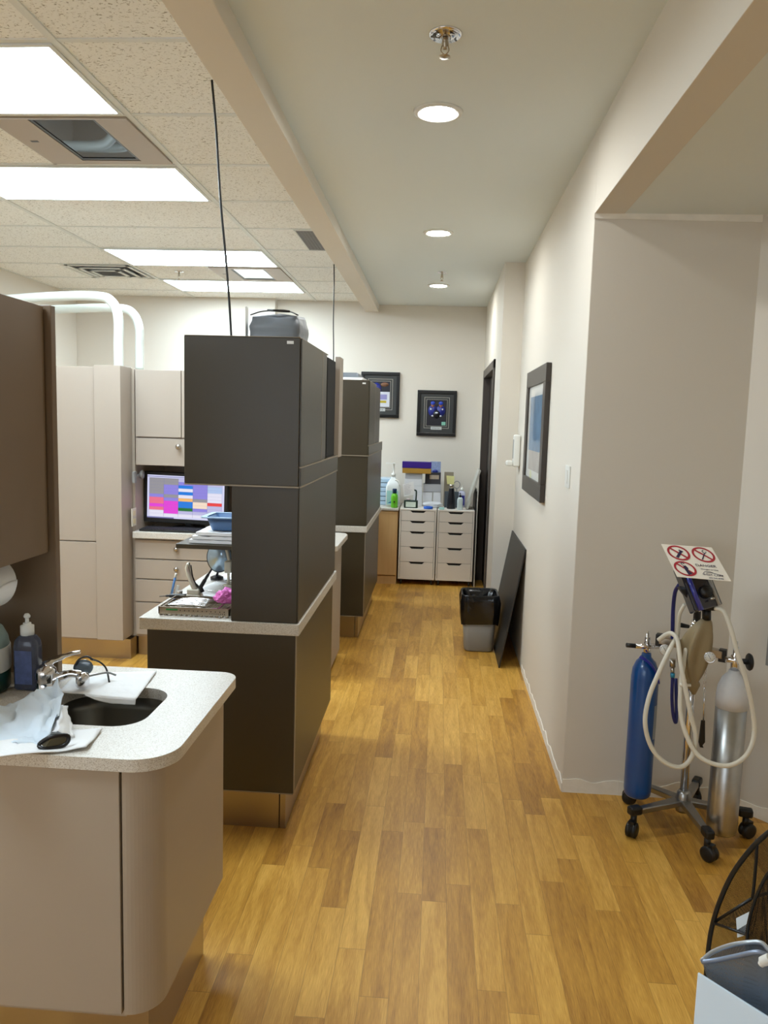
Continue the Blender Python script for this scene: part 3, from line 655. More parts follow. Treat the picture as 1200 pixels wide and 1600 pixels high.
# black pen-shaped handpiece, blue stick and others
tag(MB().tube([K(249, 932, 3.03), K(262, 931, 3.035), K(268, 931, 3.035), K(291, 931, 3.04)], [.002, .005, .008, .008], 10).build('handpiece', BLACK), 'black pointed handpiece lying beside the cream curing light', 'dental tool')
def stick(a, b, r, mat, name, label, cat):
    tag(MB().tube([a, b], r, 10, 1).build(name, mat), label, cat)
pb = at(268, 928, Y=3.16); pt = at(275, 896, Y=3.16)
tag(MB().cyl((-1.06, 3.14, .8465), (-1.06, 3.14, .872), .012).build('cup', NICKEL), 'tiny metal cup holding the blue stick', 'cup')
t = thing('toothbrush', 'pale blue and white stick leaning upright in front of the tan drawers', 'dental tool', tuple(pb))
MB().tube([pb, pb.lerp(pt, .8)], .005, 10, 1).build('handle', plain('pale_blue_plastic', (92, 146, 214), .4), t); MB().tube([pb.lerp(pt, .8), pt], .005, 10, 1).build('tip', WHITE, t)
tag(MB().prism([K(272, 929, 3.17), K(276, 929, 3.17), K(280, 915, 3.17), K(276, 914, 3.17)], (0, .004, 0)).build('plastic_tip', WHITE, None, .001), 'short white plastic tip standing right of the blue stick', 'dental tool')
# papers/wraps pile behind
def sheetthing(name, pts, label, mat=PAPER, amp=.0015, seed=1, cat='paper', n=12):
    P = [Vector(p) for p in pts]
    def fn(u, v):
        p = P[0].lerp(P[1], u).lerp(P[3].lerp(P[2], u), v); return p+Vector((0, 0, amp*(nz((p.x*20, p.y*20, seed), 1)+.6)))
    return tag(MB().sheet(fn, n, n).build(name, mat, None, solid=.0012), label, cat)
sheetthing('paper_sheet', [(-1.06, 3.20, .847), (-.80, 3.12, .847), (-.77, 3.40, .848), (-1.0, 3.46, .848)], 'white bib paper spread on the worktop behind the curing light')
sheetthing('paper_sheet', [(-1.03, 3.48, .848), (-.78, 3.42, .848), (-.76, 3.74, .85), (-.98, 3.74, .85)], 'far white paper under the hand mirror on the near worktop', seed=4)
for i, (a, b, lab) in enumerate((((-.98, 3.24, .856), (-.82, 3.20, .858), 'steel scaler lying across the white bib paper'), ((-.95, 3.34, .857), (-.80, 3.36, .858), 'steel probe lying on the bib paper nearer the mirror'), ((-.99, 3.42, .857), (-.84, 3.50, .858), 'steel instrument between the two white papers'))):
    tag(MB().tube([a, tuple((Vector(a)+Vector(b))/2+Vector((0, 0, .002))), b], [.0015, .004, .004, .0015], 8).build('dental_instrument', CHROME), lab, 'dental tool')
tag(MB().tube([(-.90, 3.13, .860), (-.78, 3.10, .862)], .009, 12, 1).build('suction_tube', glass('clear_tube_plastic', (220, 216, 232), .2, .3)), 'clear plastic wrapped tube behind the pink glove', 'dental tool')
# mirror
t = thing('hand_mirror', 'pale blue oval hand mirror with black rim standing behind the instruments', 'mirror', (-.95, 3.5, .85))
mc = at(343, 870, Y=3.5); Mx = Matrix.Translation(mc)@Matrix.Rotation(.12, 4, 'Y')
MB().lathe([(0, -.003), (1, -.003), (1, .003), (0, .003)], M=Mx@Matrix.Rotation(PI/2, 4, 'X')@Matrix.Diagonal((.060, .074, 1, 1)), seg=40).build('rim', BLACK, t)
MB().lathe([(0, -.001), (.93, -.001), (.93, .0012), (0, .0012)], M=Mx@Matrix.Translation((0, -.0035, 0))@Matrix.Rotation(PI/2, 4, 'X')@Matrix.Diagonal((.060, .074, 1, 1)), seg=40).build('glass', plain('mirror_glass', (166, 188, 208), .12, .5), t)
MB().tube([tuple(mc+Vector((-.006, 0, -.07))), (mc.x-.012, 3.5, .87)], [.009, .012], 10, 1, flat=.5).lathe([(.03, 0), (.03, .012), (.012, .02)], o=(mc.x-.012, 3.5, .8505)).build('stand', BLACK, t)
t = thing('lamp_holder', 'pale green-white bracket device beside the hand mirror', 'dental device', tuple(at(357, 890, Y=3.35)))
MB().tube([at(352, 854, Y=3.35), at(355, 862, Y=3.35), at(358, 876, Y=3.35)], .007, 10).build('arm', OFFW, t)
q = at(357, 884, Y=3.35); MB().box(q.x-.014, q.x+.016, 3.33, 3.37, q.z-.03, q.z+.022).build('head', OFFW, t, .004); MB().cyl((q.x, 3.35, .8615), (q.x, 3.35, q.z-.03), .006).lathe([(.022, 0), (.022, .008)], o=(q.x, 3.35, .8535)).build('stand', OFFW, t)
# shelf things
for k, (z, dx, lab) in enumerate(((1.0665, 0, 'lowest white paper bundle on the small dark shelf'), (1.083, .012, 'middle rolled paper bundle on the small dark shelf'), (1.1, .03, 'top white packet on the paper pile of the small dark shelf'))):
    m = MB(); m.sheet(lambda u, v: Vector((-1.04+dx+.25*u, 3.20+.22*v, z+.014+.004*nz((u*6, v*6, k), 1.4))), 14, 8); m.sheet(lambda u, v: Vector((-1.04+dx+.25*u, 3.20+.22*v, z+.001)), 14, 8)
    m.sheet(lambda u, v: Vector((-1.04+dx+.25*u, 3.20, z+.001+v*.013+.004*v*nz((u*6, 0, k), 1.4))), 14, 2); m.sheet(lambda u, v: Vector((-1.04+dx, 3.20+.22*u, z+.001+v*.013)), 14, 2)
    tag(m.build('paper_bundle', PAPER, None), lab, 'papers')
t = thing('blue_bin', 'small slate-blue plastic tub on the papers of the dark shelf', 'tub', (-.90, 3.3, 1.12))
BB = plain('slate_blue_plastic', (84, 116, 158), .4)
m = MB(); zb = 1.119
o_, i_ = rrect(-.985, -.77, 3.22, 3.40, .02, 4), rrect(-.975, -.78, 3.23, 3.39, .016, 4); lo = rrect(-.955, -.79, 3.24, 3.385, .02, 4)
A = [m.bm.verts.new((x, y, zb)) for x, y in lo]; B = [m.bm.verts.new((x, y, zb+.055)) for x, y in i_]
for i in range(len(A)): f = m.bm.faces.new((A[i], A[(i+1) % len(A)], B[(i+1) % len(B)], B[i])); f.smooth = True
m.bm.faces.new(A); m.build('tub_body', BB, t, solid=.002)
m = MB(); m.plate(rrect(-.998, -.76, 3.21, 3.41, .024, 4), [i_], zb+.054, zb+.059); m.build('rim', plain('light_blue_rim', (150, 178, 208), .4), t)

# ================================================================== LEFT BAY CABINETS
YC = 4.785
t = thing('tall_cabinet', 'full-height light tan cabinet with white tubes rising above, left of the drawers', 'cabinet', (-2.9, 5.1, 0))
box('carcass', TANL, -3.70, -2.17, YC+.02, YC+.62, .135, 1.892, t, .001)
for a, b in ((-3.69, -3.18), (-3.175, -2.667), (-2.663, -2.160)):
    dd = box('door', TANL, a, b, YC, YC+.019, .790, 1.892, t, .002); de = box('door', TANL, a, b, YC, YC+.019, .150, .783, t, .002)
kp = at(91, 892, Y=4.76); MB().lathe([(.008, 0), (.010, -.012), (.020, -.02), (.018, -.03), (0, -.034)], o=(kp.x-.01, YC+.001, .62), axis='Y').build('knob', NICKEL, dd.parent)
kp2 = at(87, 836, Y=4.76); MB().lathe([(.006, 0), (.006, -.012), (.010, -.018), (0, -.024)], o=(kp2.x-.012, YC+.001, kp2.z), axis='Y').build('knob', NICKEL, dd.parent)
MB().box(-2.152, -1.982, YC-.02, YC+.16, .150, 1.902).build('filler_panel', TANL, t, .002)
MB().box(-2.15, -1.965, YC+.162, YC+.735, .135, 1.895).build('side_panel', TAN, t, .001)
box('toe_kick', STEEL, -3.70, -1.97, YC+.075, YC+.55, 0, .133, t, 0)
# drawer base
YD = 4.915
t = thing('drawer_cabinet', 'light tan base cabinet with round-knobbed drawers under the colourful monitor', 'cabinet', (-1.6, 5.2, 0))
box('carcass', TANL, -1.962, -1.12, YD+.02, YD+.60, .135, .80, t, .001)
zz = [.792, .663, .528, .374, .150]
for k in range(4):
    for (a, b) in ((-1.958, -1.395), (-1.39, -1.122)):
        if a < -1.9 or True:
            dd = box('drawer', TANL, a, b, YD, YD+.019, zz[k+1]+.004, zz[k]-.003, t, .002)
            MB().lathe([(.006, 0), (.006, -.010), (.015, -.016), (.016, -.024), (.008, -.030), (0, -.031)], o=((a+b)/2-.0, YD, (zz[k]+zz[k+1])/2+.01), axis='Y').build('knob', NICKEL, dd)
box('toe_kick', STEEL, -1.962, -1.13, YD+.06, YD+.55, 0, .133, t, 0)
m = MB(); m.box(-1.963, -1.11, YD-.03, YD+.60, .8025, .846)
tag(m.build('worktop', TOP, None, .004), 'pale worktop carrying the monitor and keyboard in the left bay', 'worktop')
t = thing('overhead_cabinet', 'light tan overhead cabinet with a small flip door above the monitor', 'cabinet', (-1.6, 5.2, 1.27))
YU = 4.935
box('carcass', TANL, -1.962, -1.14, YU+.02, YU+.58, 1.285, 1.888, t, .001)
box('back_panel', TAN, -1.962, -1.14, YU+.55, YU+.579, .848, 1.284, t, 0)
box('side_panel', TAN, -1.33, -1.30, YU+.30, YU+.549, .848, 1.284, t, 0)
box('door', TANL, -1.955, -1.655, YU, YU+.019, 1.462, 1.890, t, .002); box('door', TANL, -1.651, -1.36, YU, YU+.019, 1.462, 1.890, t, .002)
dd = box('flip_door', TANL, -1.955, -1.36, YU, YU+.019, 1.278, 1.452, t, .002)
k1 = at(279, 698, Y=YU-.01); MB().lathe([(.007, 0), (.007, -.012), (.017, -.018), (.017, -.026), (.010, -.032), (0, -.033)], o=(k1.x, YU, k1.z), axis='Y').build('knob', NICKEL, dd)
# outlet on side panel
t = thing('wall_outlet', 'cream double outlet on the panel left of the monitor', 'outlet', (-1.96, 5.1, 1.0))
yo = (at(203, 820, X=-1.963).y+at(214, 820, X=-1.963).y)/2; zo = at(208, 808, X=-1.963).z
box('plate', OFFW, -1.9635, -1.957, yo-.036, yo+.036, zo-.058, zo+.058, t, .002)
for k in (-1, 1): box('socket', plain('cream_socket', (226, 214, 170), .4), -1.957, -1.954, yo-.017, yo+.017, zo+k*.026-.016, zo+k*.026+.016, t, .004)
# monitor
t = thing('monitor', 'black monitor showing a colourful appointment schedule, in the left bay', 'monitor', (-1.65, 5.2, .846))
YM = 5.08
MO = at(230, 741, Y=YM); MR = at(348, 757, Y=YM); MBt = at(232, 808, Y=YM)
sx0, sx1, sz1, sz0 = MO.x, MR.x+.01, MO.z-.012, MBt.z
Mm = Matrix.Translation(((sx0+sx1)/2, YM, (sz0+sz1)/2))@Matrix.Rotation(.02, 4, 'Y')
W_, H_ = (sx1-sx0)/2, (sz1-sz0)/2+.006
MB().box(-W_-.022, W_+.022, .002, .05, -H_-.03, H_+.022, Mm).build('housing', BLACK, t, .004)
box('screen', emit('schedule_screen_base', (206, 208, 238), .42), -W_, W_, -.001, .003, -H_, H_, t, 0, Mm)
cols = {'g': (148, 146, 152), 'v': (140, 130, 220), 'l': (188, 186, 224), 'p': (236, 110, 140), 'm': (226, 60, 214), 'b': (0, 120, 222), 'n': (6, 110, 40), 'o': (242, 184, 110), 'w': (228, 226, 244), 'c': (244, 222, 200), 'r': (232, 60, 60), 'q': (172, 196, 236)}
smat = {k: emit('screen_'+k, v, .40) for k, v in cols.items()}
grid = ['gglwl', 'ggvvl', 'gvbvq', 'gvwvq', 'gvbvw', 'vgwvw', 'pvogw', 'pmbcr', 'mmbcl', 'pmnvl', 'wmlll', 'wwwww']
cellm = {}
for r_, row in enumerate(grid):
    for c_, ch in enumerate(row):
        cellm.setdefault(ch, []).append((r_, c_))
m = MB(); keys = list(smat); n_c, n_r = 5, 12
xs = [-W_+.014+k*(2*W_-.028)/n_c for k in range(n_c+1)]; zs = [H_-.018-k*(2*H_-.03)/n_r for k in range(n_r+1)]
gv = [[m.bm.verts.new(Mm@Vector((x, -.0016, z))) for x in xs] for z in zs]
for r_ in range(n_r):
    for c_ in range(n_c):
        f = m.bm.faces.new((gv[r_][c_], gv[r_+1][c_], gv[r_+1][c_+1], gv[r_][c_+1])); f.material_index = keys.index(grid[r_][c_])
m.build('schedule_grid', [smat[k] for k in keys], t, recalc=False)
m = MB()
for r_ in range(12): m.box(-W_+.02, W_-.02, -.0024, -.0019, H_-.020-r_*(2*H_-.03)/12-.0003, H_-.020-r_*(2*H_-.03)/12+.0003, Mm)
[m.box(x-.0006, x+.0006, -.0024, -.0019, zs[-1], zs[0], Mm) for x in xs]; m.box(-W_, -W_*.3, -.0022, -.001, -H_, -H_+.008, Mm).box(-W_, W_, -.0022, -.001, H_-.012, H_-.008, Mm); m.build('toolbar_lines', emit('screen_toolbar', (110, 110, 160), .4), t)
MB().box(-.02, .02, .05, .075, -.12, .05, Mm).lathe([(.11, 0), (.11, .008), (.05, .016), (0, .016)], o=((sx0+sx1)/2, YM+.07, .8465)).box((sx0+sx1)/2-.02, (sx0+sx1)/2+.02, YM+.055, YM+.085, .862, .95).build('stand', BLACK, t)
t = thing('keyboard', 'black keyboard on the worktop in front of the monitor', 'keyboard', (-1.7, 5.02, .846))
MB().box(-1.93, -1.50, 4.915, 5.05, .8465, .861).build('body', BLACK, t, .003)
m = MB()
for r_ in range(5):
    for k in range(20): m.box(-1.92+k*.0208, -1.92+k*.0208+.017, 4.925+r_*.024, 4.925+r_*.024+.019, .861, .865)
kk = m.build('keys', plain('key_black', (34, 34, 38), .5), t)
t = thing('wall_phone', 'small grey device clipped high on the panel left of the monitor', 'device', (-1.95, 5.05, 1.22))
p0 = at(208, 745, X=-1.962); MB().box(-1.963, -1.945, p0.y-.02, p0.y+.02, p0.z-.04, p0.z+.035).build('clip', GREY, t, .004); MB().lathe([(0, 0), (.026, 0), (.03, .008), (.026, .014), (0, .014)], o=(-1.944, p0.y+.09, p0.z+.01), axis='X').box(-1.963, -1.944, p0.y+.02, p0.y+.10, p0.z, p0.z+.012).build('round_head', GREY, t)
# white arched tubes above tall cabinet
def arch(x, yb, ztop, xl, zl, label, r=.031):
    m = MB(); R = .13
    pts = [(x, yb, 1.904), (x, yb, 2.05), (x, yb, ztop-R), (x-R*.3, yb, ztop-R*.28), (x-R, yb, ztop), (x-.4, yb, ztop-.004), (xl, yb, zl), (xl-.1, yb, zl-.04), (xl-.13, yb, zl-.14), (xl-.13, yb, 1.895)]
    tag(m.tube(pts, r, 16, 8).build('tube_rail', plain('white_enamel', (212, 218, 212), .25, coat=.3)), label, 'tube')
a1 = at(184, 560, Y=5.02); a1t = at(150, 463, Y=5.02); a1l = at(60, 468, Y=5.02)
arch(a1.x+.006, 5.02, a1t.z, a1l.x-.3, a1l.z-.015, 'nearer white arched tube rising from the tall tan cabinet')
a2 = at(218, 560, Y=5.20); a2t = at(190, 482, Y=5.20); a2l = at(80, 487, Y=5.20)
arch(a2.x, 5.20, a2t.z, a2l.x-.3, a2l.z-.01, 'farther white arched tube behind the first one', .029)

# ================================================================== SECOND SINK UNIT (far bay)
t = thing('sink_cabinet', 'tan cabinet seen between the two dark partitions, mostly hidden', 'cabinet', (-.9, 4.9, 0))
q = rrect(-1.08, -.622, 4.60, 5.16, [.02, 0, 0, .06], 8)
MB().prism([(x, y, .05) for x, y in q], (0, 0, .76)).build('body', TANL, t, .001)
box('toe_kick', BLACK, -1.07, -.66, 4.66, 5.12, 0, .05, t, 0)
wo = [(-1.09, 4.575), (-.63, 4.575), (-.585, 4.64), (-.582, 5.13), (-.60, 5.18), (-.65, 5.20), (-1.09, 5.20)]
m = MB(); m.plate(wo, [], .811, .845); tag(m.build('worktop', TOP, None, .004), 'white cut-cornered worktop tip between the two dark partitions', 'worktop')
# second bay monitor glimpsed through the gap
t = thing('monitor', 'far monitor glimpsed as a bright sliver between the dark hutches', 'monitor', (-1.2, 7.0, .9))
box('housing', BLACK, -1.12, -.70, 7.30, 7.34, .86, 1.42, t, .004); box('screen', smat['q'], -1.10, -.72, 7.296, 7.30, .89, 1.39, t, 0)
tag(box('side_table', TAN, -1.15, -.68, 7.1, 7.58, 0, .855, None, .003), 'tan stand under the far monitor behind the second partition', 'cabinet')

# ================================================================== END OF CORRIDOR
t = thing('wood_cabinet', 'pale maple-fronted cabinet left of the white drawer units', 'cabinet', (-.7, 7.9, 0))
box('carcass', MAPLE, -.675, -.368, 7.60, 8.19, .085, .735, t, .001); box('door', MAPLE, -.67, -.372, 7.581, 7.599, .095, .728, t, .0015)
box('toe_kick', MAPLE, -.675, -.368, 7.60, 8.18, 0, .08, t, 0)
tag(box('worktop', TOP, -.69, -.362, 7.57, 8.195, .7365, .758, None, .003), 'speckled worktop on the maple cabinet under the white jug', 'worktop')
def drawer_unit(x0, label):
    x1 = x0+.362; y0, y1 = 7.60, 8.16; t = thing('drawer_unit', label, 'drawers', ((x0+x1)/2, 7.9, 0), 'white drawer units on castors')
    z0, z1 = .055, .757; th = .014
    MB().box(x0, x1, y0, y1, z1-th, z1).box(x0, x1, y0, y1, z0, z0+th).box(x0, x0+th, y0, y1, z0+th, z1-th).box(x1-th, x1, y0, y1, z0+th, z1-th).box(x0+th, x1-th, y1-th, y1, z0+th, z1-th).build('frame', ALEX, t, .001)
    MB().box(x0+th, x1-th, y0+.03, y1-.02, z0+th, z1-th).build('inner_dark', BLACK, t)
    hs = [.095, .097, .140, .140, .150]; tot = sum(hs); sc = (z1-z0-2*th)/tot; zc = z1-th
    for h in hs:
        h *= sc; a, b = x0+th+.003, x1-th-.003; c = (a+b)/2; zt, zb = zc-.0025, zc-h+.001
        pts = [(a, y0+.002, zb), (b, y0+.002, zb), (b, y0+.002, zt), (c+.078, y0+.002, zt), (c+.055, y0+.002, zt-.020), (c-.055, y0+.002, zt-.020), (c-.078, y0+.002, zt), (a, y0+.002, zt)]
        MB().prism(pts, (0, .016, 0)).build('drawer', ALEX, t, .0008); zc -= h
    for xx in (x0+.03, x1-.03):
        for yy in (y0+.03, y1-.03):
            w = MB(); w.lathe([(0, -.008), (.020, -.008), (.0205, 0), (.020, .008), (0, .008)], o=(xx, yy, .0215), axis='X', seg=18).box(xx-.011, xx+.011, yy-.012, yy+.008, .03, .054); w.build('castor', BLACK, t)
drawer_unit(-.352, 'left white five-drawer unit on castors, beside the maple cabinet'); drawer_unit(.020, 'right white five-drawer unit on castors, nearest the dark doorway')
tag(MB().box(.388, .398, 7.62, 8.17, .002, .95).build('panel', BLACK, None, .001), 'tall black panel standing in the slot right of the drawer units', 'panel')
tag(MB().box(.401, .409, 7.61, 8.17, .002, .955).build('panel', WHITE, None, .001), 'thin white-edged board standing beside the tall black panel', 'panel')
YI = 7.78; ZI = .7575; ZW = .7585
def I(x, y, Y=YI): return at(x, y, Y=Y)
# translucent blue stacked trays behind jug
trayb = plain('pale_blue_acrylic', (178, 204, 226), .2)
for k in range(6):
    tag(MB().box(-.60, -.455, 7.86, 8.12, ZW+.001+k*.046, ZW+.041+k*.046).build('plastic_tray', trayb, None, .006), 'pale blue plastic tray in the stack behind the white jug', 'tray', 'stacked pale blue trays on the maple cabinet')
# white pump jug
t = thing('pump_jug', 'tall white pump jug with pale blue label on the maple cabinet', 'bottle', (-.43, 7.78, ZW))
m = MB(); rg = []
jc = I(614, 770)
for h, a in ((0, .058), (.01, .070), (.19, .072), (.24, .055), (.285, .022), (.30, .018)): rg.append([m.bm.verts.new((jc.x+px, 7.80+py, ZW+.001+h)) for px, py in rrect(-a, a, -a*.8, a*.8, a*.35, 4)])
for a, b in zip(rg, rg[1:]):
    for i in range(len(a)): f = m.bm.faces.new((a[i], a[(i+1) % len(a)], b[(i+1) % len(a)], b[i])); f.smooth = True
m.bm.faces.new(rg[0]); m.bm.faces.new(rg[-1]); m.build('body', plain('jug_white', (232, 238, 238), .35), t)
MB().lathe([(.022, .30), (.022, .33), (.008, .335), (.007, .42), (.012, .422), (.012, .436), (0, .437)], o=(jc.x, 7.80, ZW)).box(jc.x-.082, jc.x+.014, 7.79, 7.81, ZW+.425, ZW+.438).build('pump', WHITE, t)
box('label_sheet', plain('pale_aqua_label', (176, 222, 228), .4), jc.x-.06, jc.x+.055, 7.738, 7.7415, ZW+.02, ZW+.16, t, 0)
MB().prism([(jc.x-.05, 7.7375, ZW+.035), (jc.x, 7.7375, ZW+.035), (jc.x-.005, 7.7375, ZW+.06)], (0, .0005, 0)).build('blue_triangle', plain('logo_blue', (20, 110, 180), .4), t)
MB().tube([(jc.x+.02, 7.77, ZW+.27), (jc.x+.055, 7.765, ZW+.25), (jc.x+.06, 7.765, ZW+.2)], .008, 8).build('grip', WHITE, t)
# green bottle
t = thing('green_bottle', 'bright green bottle with dark blue cap standing before the white jug', 'bottle', (-.42, 7.66, ZW))
gx = I(616, 790, 7.66).x
GB = plain('lime_green_plastic', (112, 206, 44), .35)
MB().lathe([(0, 0), (.030, 0), (.034, .006), (.034, .105), (.030, .128), (.019, .138), (.019, .143)], o=(gx, 7.66, ZW+.001)).build('body', GB, t)
MB().lathe([(.021, .143), (.021, .160), (.0215, .162), (.0215, .182), (.019, .187), (0, .187)], o=(gx, 7.66, ZW+.001)).build('cap', plain('navy_teal_cap', (14, 50, 92), .4), t)
MB().lathe([(0, 0), (.008, 0), (.008, .0008), (0, .0008)], o=(gx, 7.625, ZW+.06), axis='Y', seg=12).box(gx-.001, gx+.001, 7.625, 7.6258, ZW+.035, ZW+.055).build('tree_mark', BLACK, t)
# boxes
def bbox(x0p, y0p, x1p, y1p, Y, depth, mat, name, label, cat='box', bev=.002, zfix=None):
    a = at(x0p, y0p, Y=Y); b = at(x1p, y1p, Y=Y)
    z0 = min(a.z, b.z); z1 = max(a.z, b.z)
    if zfix is not None: z0 = zfix
    o = MB().box(min(a.x, b.x), max(a.x, b.x), Y, Y+depth, z0, z1).build(name, mat, None, bev); tag(o, label, cat); return o, z1
WB = plain('white_card', (228, 230, 234), .6); GB2 = plain('grey_card', (186, 188, 194), .6)
Yb = 7.84
# left pile (behind the note): 4 tiers of small white boxes
_, z = bbox(645, 790, 659.5, 769, Yb, .16, WB, 'small_box', 'lowest white box behind the green caddy', zfix=ZI+.001)
_, z = bbox(644, 769, 659.5, 760, Yb, .15, WB, 'small_box', 'second white box of the pile behind the note', zfix=z+.001)
_, z = bbox(632, 760, 659.5, 749, Yb, .15, WB, 'small_box', 'third white box of the pile, wider than the ones beneath', zfix=z+.001)
_, z3 = bbox(633, 749, 659.5, 740, Yb, .15, GB2, 'small_box', 'top white box of the pile, right under the purple and gold case', zfix=z+.001)
t = thing('gift_box', 'long purple-topped gold case lying on the white box pile', 'box', (-.2, 7.9, z3))
a = at(628.5, 739, Y=7.82); b = at(674, 723, Y=7.82); bz0 = z3+.001; bz1 = b.z+.004
box('base', plain('gold_card', (176, 134, 52), .45), a.x, b.x, 7.82, 7.915, bz0, bz0+.052, t, .002); box('lid', plain('purple_card', (52, 20, 132), .45), a.x-.002, b.x+.002, 7.818, 7.917, bz0+.053, bz1, t, .002)
tag(MB().box(.388-.75, .388-.745, 0, .01, 0, .01).build('x', WB), 'x', 'x') if False else None
# right pile
o, za = bbox(660, 792, 675.5, 769, 7.88, .2, WB, 'small_box', 'left lower white box right of the green caddy', zfix=ZI+.001)
o, zb_ = bbox(676.2, 792, 689, 769, 7.88, .2, WB, 'small_box', 'right lower white box, under the wide grey box', zfix=ZI+.001)
o, zc_ = bbox(661, 768, 689.5, 757.5, 7.875, .2, GB2, 'wide_box', 'wide pale grey box on the two lower white boxes', zfix=max(za, zb_)+.001)
t = thing('kit_box', 'open grey kit box with a photo label and blue contents, highest on the right pile', 'box', (0, 7.95, zc_))
a = at(664, 756, Y=7.92); b = at(689, 739, Y=7.92)
box('body', plain('dark_grey_card', (70, 72, 82), .5), a.x, b.x, 7.92, 8.08, zc_+.001, b.z, t, .002)
box('label_card', plain('photo_label', (206, 196, 182), .5, var=.2, vscale=60), at(671, 750, Y=7.918).x, at(686, 742, Y=7.918).x, 7.917, 7.9195, at(671, 748.5, Y=7.918).z, at(671, 742, Y=7.918).z, t, 0)
a2_ = at(672, 740, Y=8.0); b2_ = at(689, 721.5, Y=8.0)
box('upright_card', plain('blue_photo_card', (150, 168, 208), .4, var=.5, vscale=40), a2_.x, b2_.x, 8.0, 8.012, b.z+.0005, b2_.z, t, .001)
q = at(680, 737, Y=7.96); MB().ball((q.x, 7.965, q.z), .02, (1.5, 1, 1)).build('blue_packet', plain('royal_blue', (40, 60, 160), .4), t)
# green caddy with note
t = thing('desk_caddy', 'dark green caddy with white label standing on the left drawer unit', 'caddy', (-.28, 7.7, ZI))
DG = plain('dark_green', (12, 46, 36), .4)
a = at(631, 791, Y=7.68); b = at(653, 778, Y=7.68)
MB().box(a.x, b.x, 7.68, 7.74, ZI+.001, ZI+.075).build('body', DG, t, .004); box('label_sheet', plain('caddy_label', (214, 226, 214), .5), a.x+.018, b.x-.02, 7.6775, 7.6797, ZI+.01, ZI+.062, t, 0)
MB().tube([(b.x-.02, 7.71, ZI+.075), (b.x-.018, 7.71, ZI+.16), (b.x-.03, 7.71, ZI+.176), (b.x-.055, 7.705, ZI+.178)], .007, 8).build('arm', DG, t)
text('C', .012, Matrix.Translation((a.x+.03, 7.677, ZI+.047))@Matrix.Rotation(PI/2, 4, 'X'), BLACK, t, 'label_letter', .0002)
m = MB(); n0 = at(629, 757, Y=7.69); n1 = at(646, 752, Y=7.69); n2 = at(648, 773, Y=7.69); n3 = at(631, 776, Y=7.69)
n3.z = max(n3.z, ZI+.08); n2.z = max(n2.z, ZI+.08)
nt_ = thing('handwritten_note', 'white handwritten note propped on the dark green caddy', 'paper', tuple(n3))
m.prism([n0, n1, n2, n3], (0, .002, 0)).build('sheet', PAPER, nt_)
m = MB()
for k in range(7):
    f0 = .12+k*.12; p = n0.lerp(n3, f0).lerp(n1.lerp(n2, f0), .12); q = n0.lerp(n3, f0).lerp(n1.lerp(n2, f0), .55+.3*((k*37) % 10)/10); p.y -= .001; q.y -= .001; m.tube([p, q], .0006, 4, 1)
m.build('ink_lines', plain('ink_grey', (120, 124, 150), .6), nt_)
tag(MB().ball((I(635, 780, 7.70).x+.02, 7.71, ZI+.084), .014, (1.6, 1, .6)).build('wrapped_item', plain('pinkish_wrap', (222, 200, 200), .5)), 'small pinkish wrapped item in the green caddy below the note', 'packet')
# blue tape roll + clear bag
bx = I(671, 794, 7.66); tag(MB().lathe([(.026, 0), (.046, 0), (.046, .022), (.026, .022), (.026, 0)], o=(bx.x-.012, 7.665, ZI+.001), seg=30).build('tape_roll', plain('bright_blue_plastic', (16, 92, 200), .35)), 'flat bright blue roll lying at the front edge of the drawer tops', 'tape')
m = MB(); bmesh.ops.create_icosphere(m.bm, subdivisions=4, radius=1)
cxb = I(676, 786, 7.76)
for v in m.bm.verts:
    p = v.co.copy(); qn = 1+.25*nz(p, 2, 3)+.1*nz(p, 6, 1); v.co = Vector((p.x*.10*qn+cxb.x, p.y*.055*qn+7.78, max(ZI+.0015, ZI+.028+p.z*.034*qn)))
for f in m.bm.faces: f.smooth = True
tag(m.build('plastic_bag', plain('cloudy_plastic', (214, 218, 222), .3)), 'cloudy plastic bag lying in front of the lower white boxes', 'bag')
tg = I(690, 792, 7.66); tag(MB().box(.033, .085, 7.63, 7.69, ZI+.001, ZI+.02).build('clear_case', plain('aqua_plastic', (160, 206, 200), .25), None, .005), 'small aqua plastic case at the front of the right drawer unit', 'case')
# black flask
t = thing('flask', 'black insulated flask with steel cap on the right drawer unit', 'flask', (.155, 7.75, ZI))
fxp = I(705, 780, 7.75).x
MB().lathe([(0, 0), (.040, 0), (.043, .006), (.042, .09), (.030, .165), (.026, .195), (.0255, .205)], o=(fxp, 7.75, ZI+.001)).build('body', plain('matte_black_navy', (14, 16, 24), .35), t)
MB().lathe([(.026, .205), (.026, .240), (.022, .243), (0, .243)], o=(fxp, 7.75, ZI+.001)).build('cap', NICKEL, t)
# yellow note on a clear bag behind
t = thing('sticky_note_board', 'tan card with yellow sticky note behind the black flask', 'card', (.15, 7.95, ZI))
a = at(695, 765, Y=7.95); b = at(712, 741, Y=7.95)
box('card', plain('tan_card', (150, 140, 120), .6), a.x-.01, b.x-.02, 7.96, 7.97, ZI+.001, b.z+.02, t, .001)
MB().prism([at(698.5, 756.5, Y=7.95), at(709.5, 757, Y=7.95), at(710, 744, Y=7.95), at(697.5, 743, Y=7.95)], (0, .001, 0)).build('sticky_note', plain('pale_yellow_paper', (234, 230, 160), .7), t)
tag(box('file_box', plain('slate_file', (72, 82, 90), .45), at(694, 790, Y=7.84).x, at(716, 790, Y=7.84).x, 7.84, 7.89, ZI+.001, at(700, 768, Y=7.84).z, None, .003), 'slate grey desk box behind the flask', 'box')
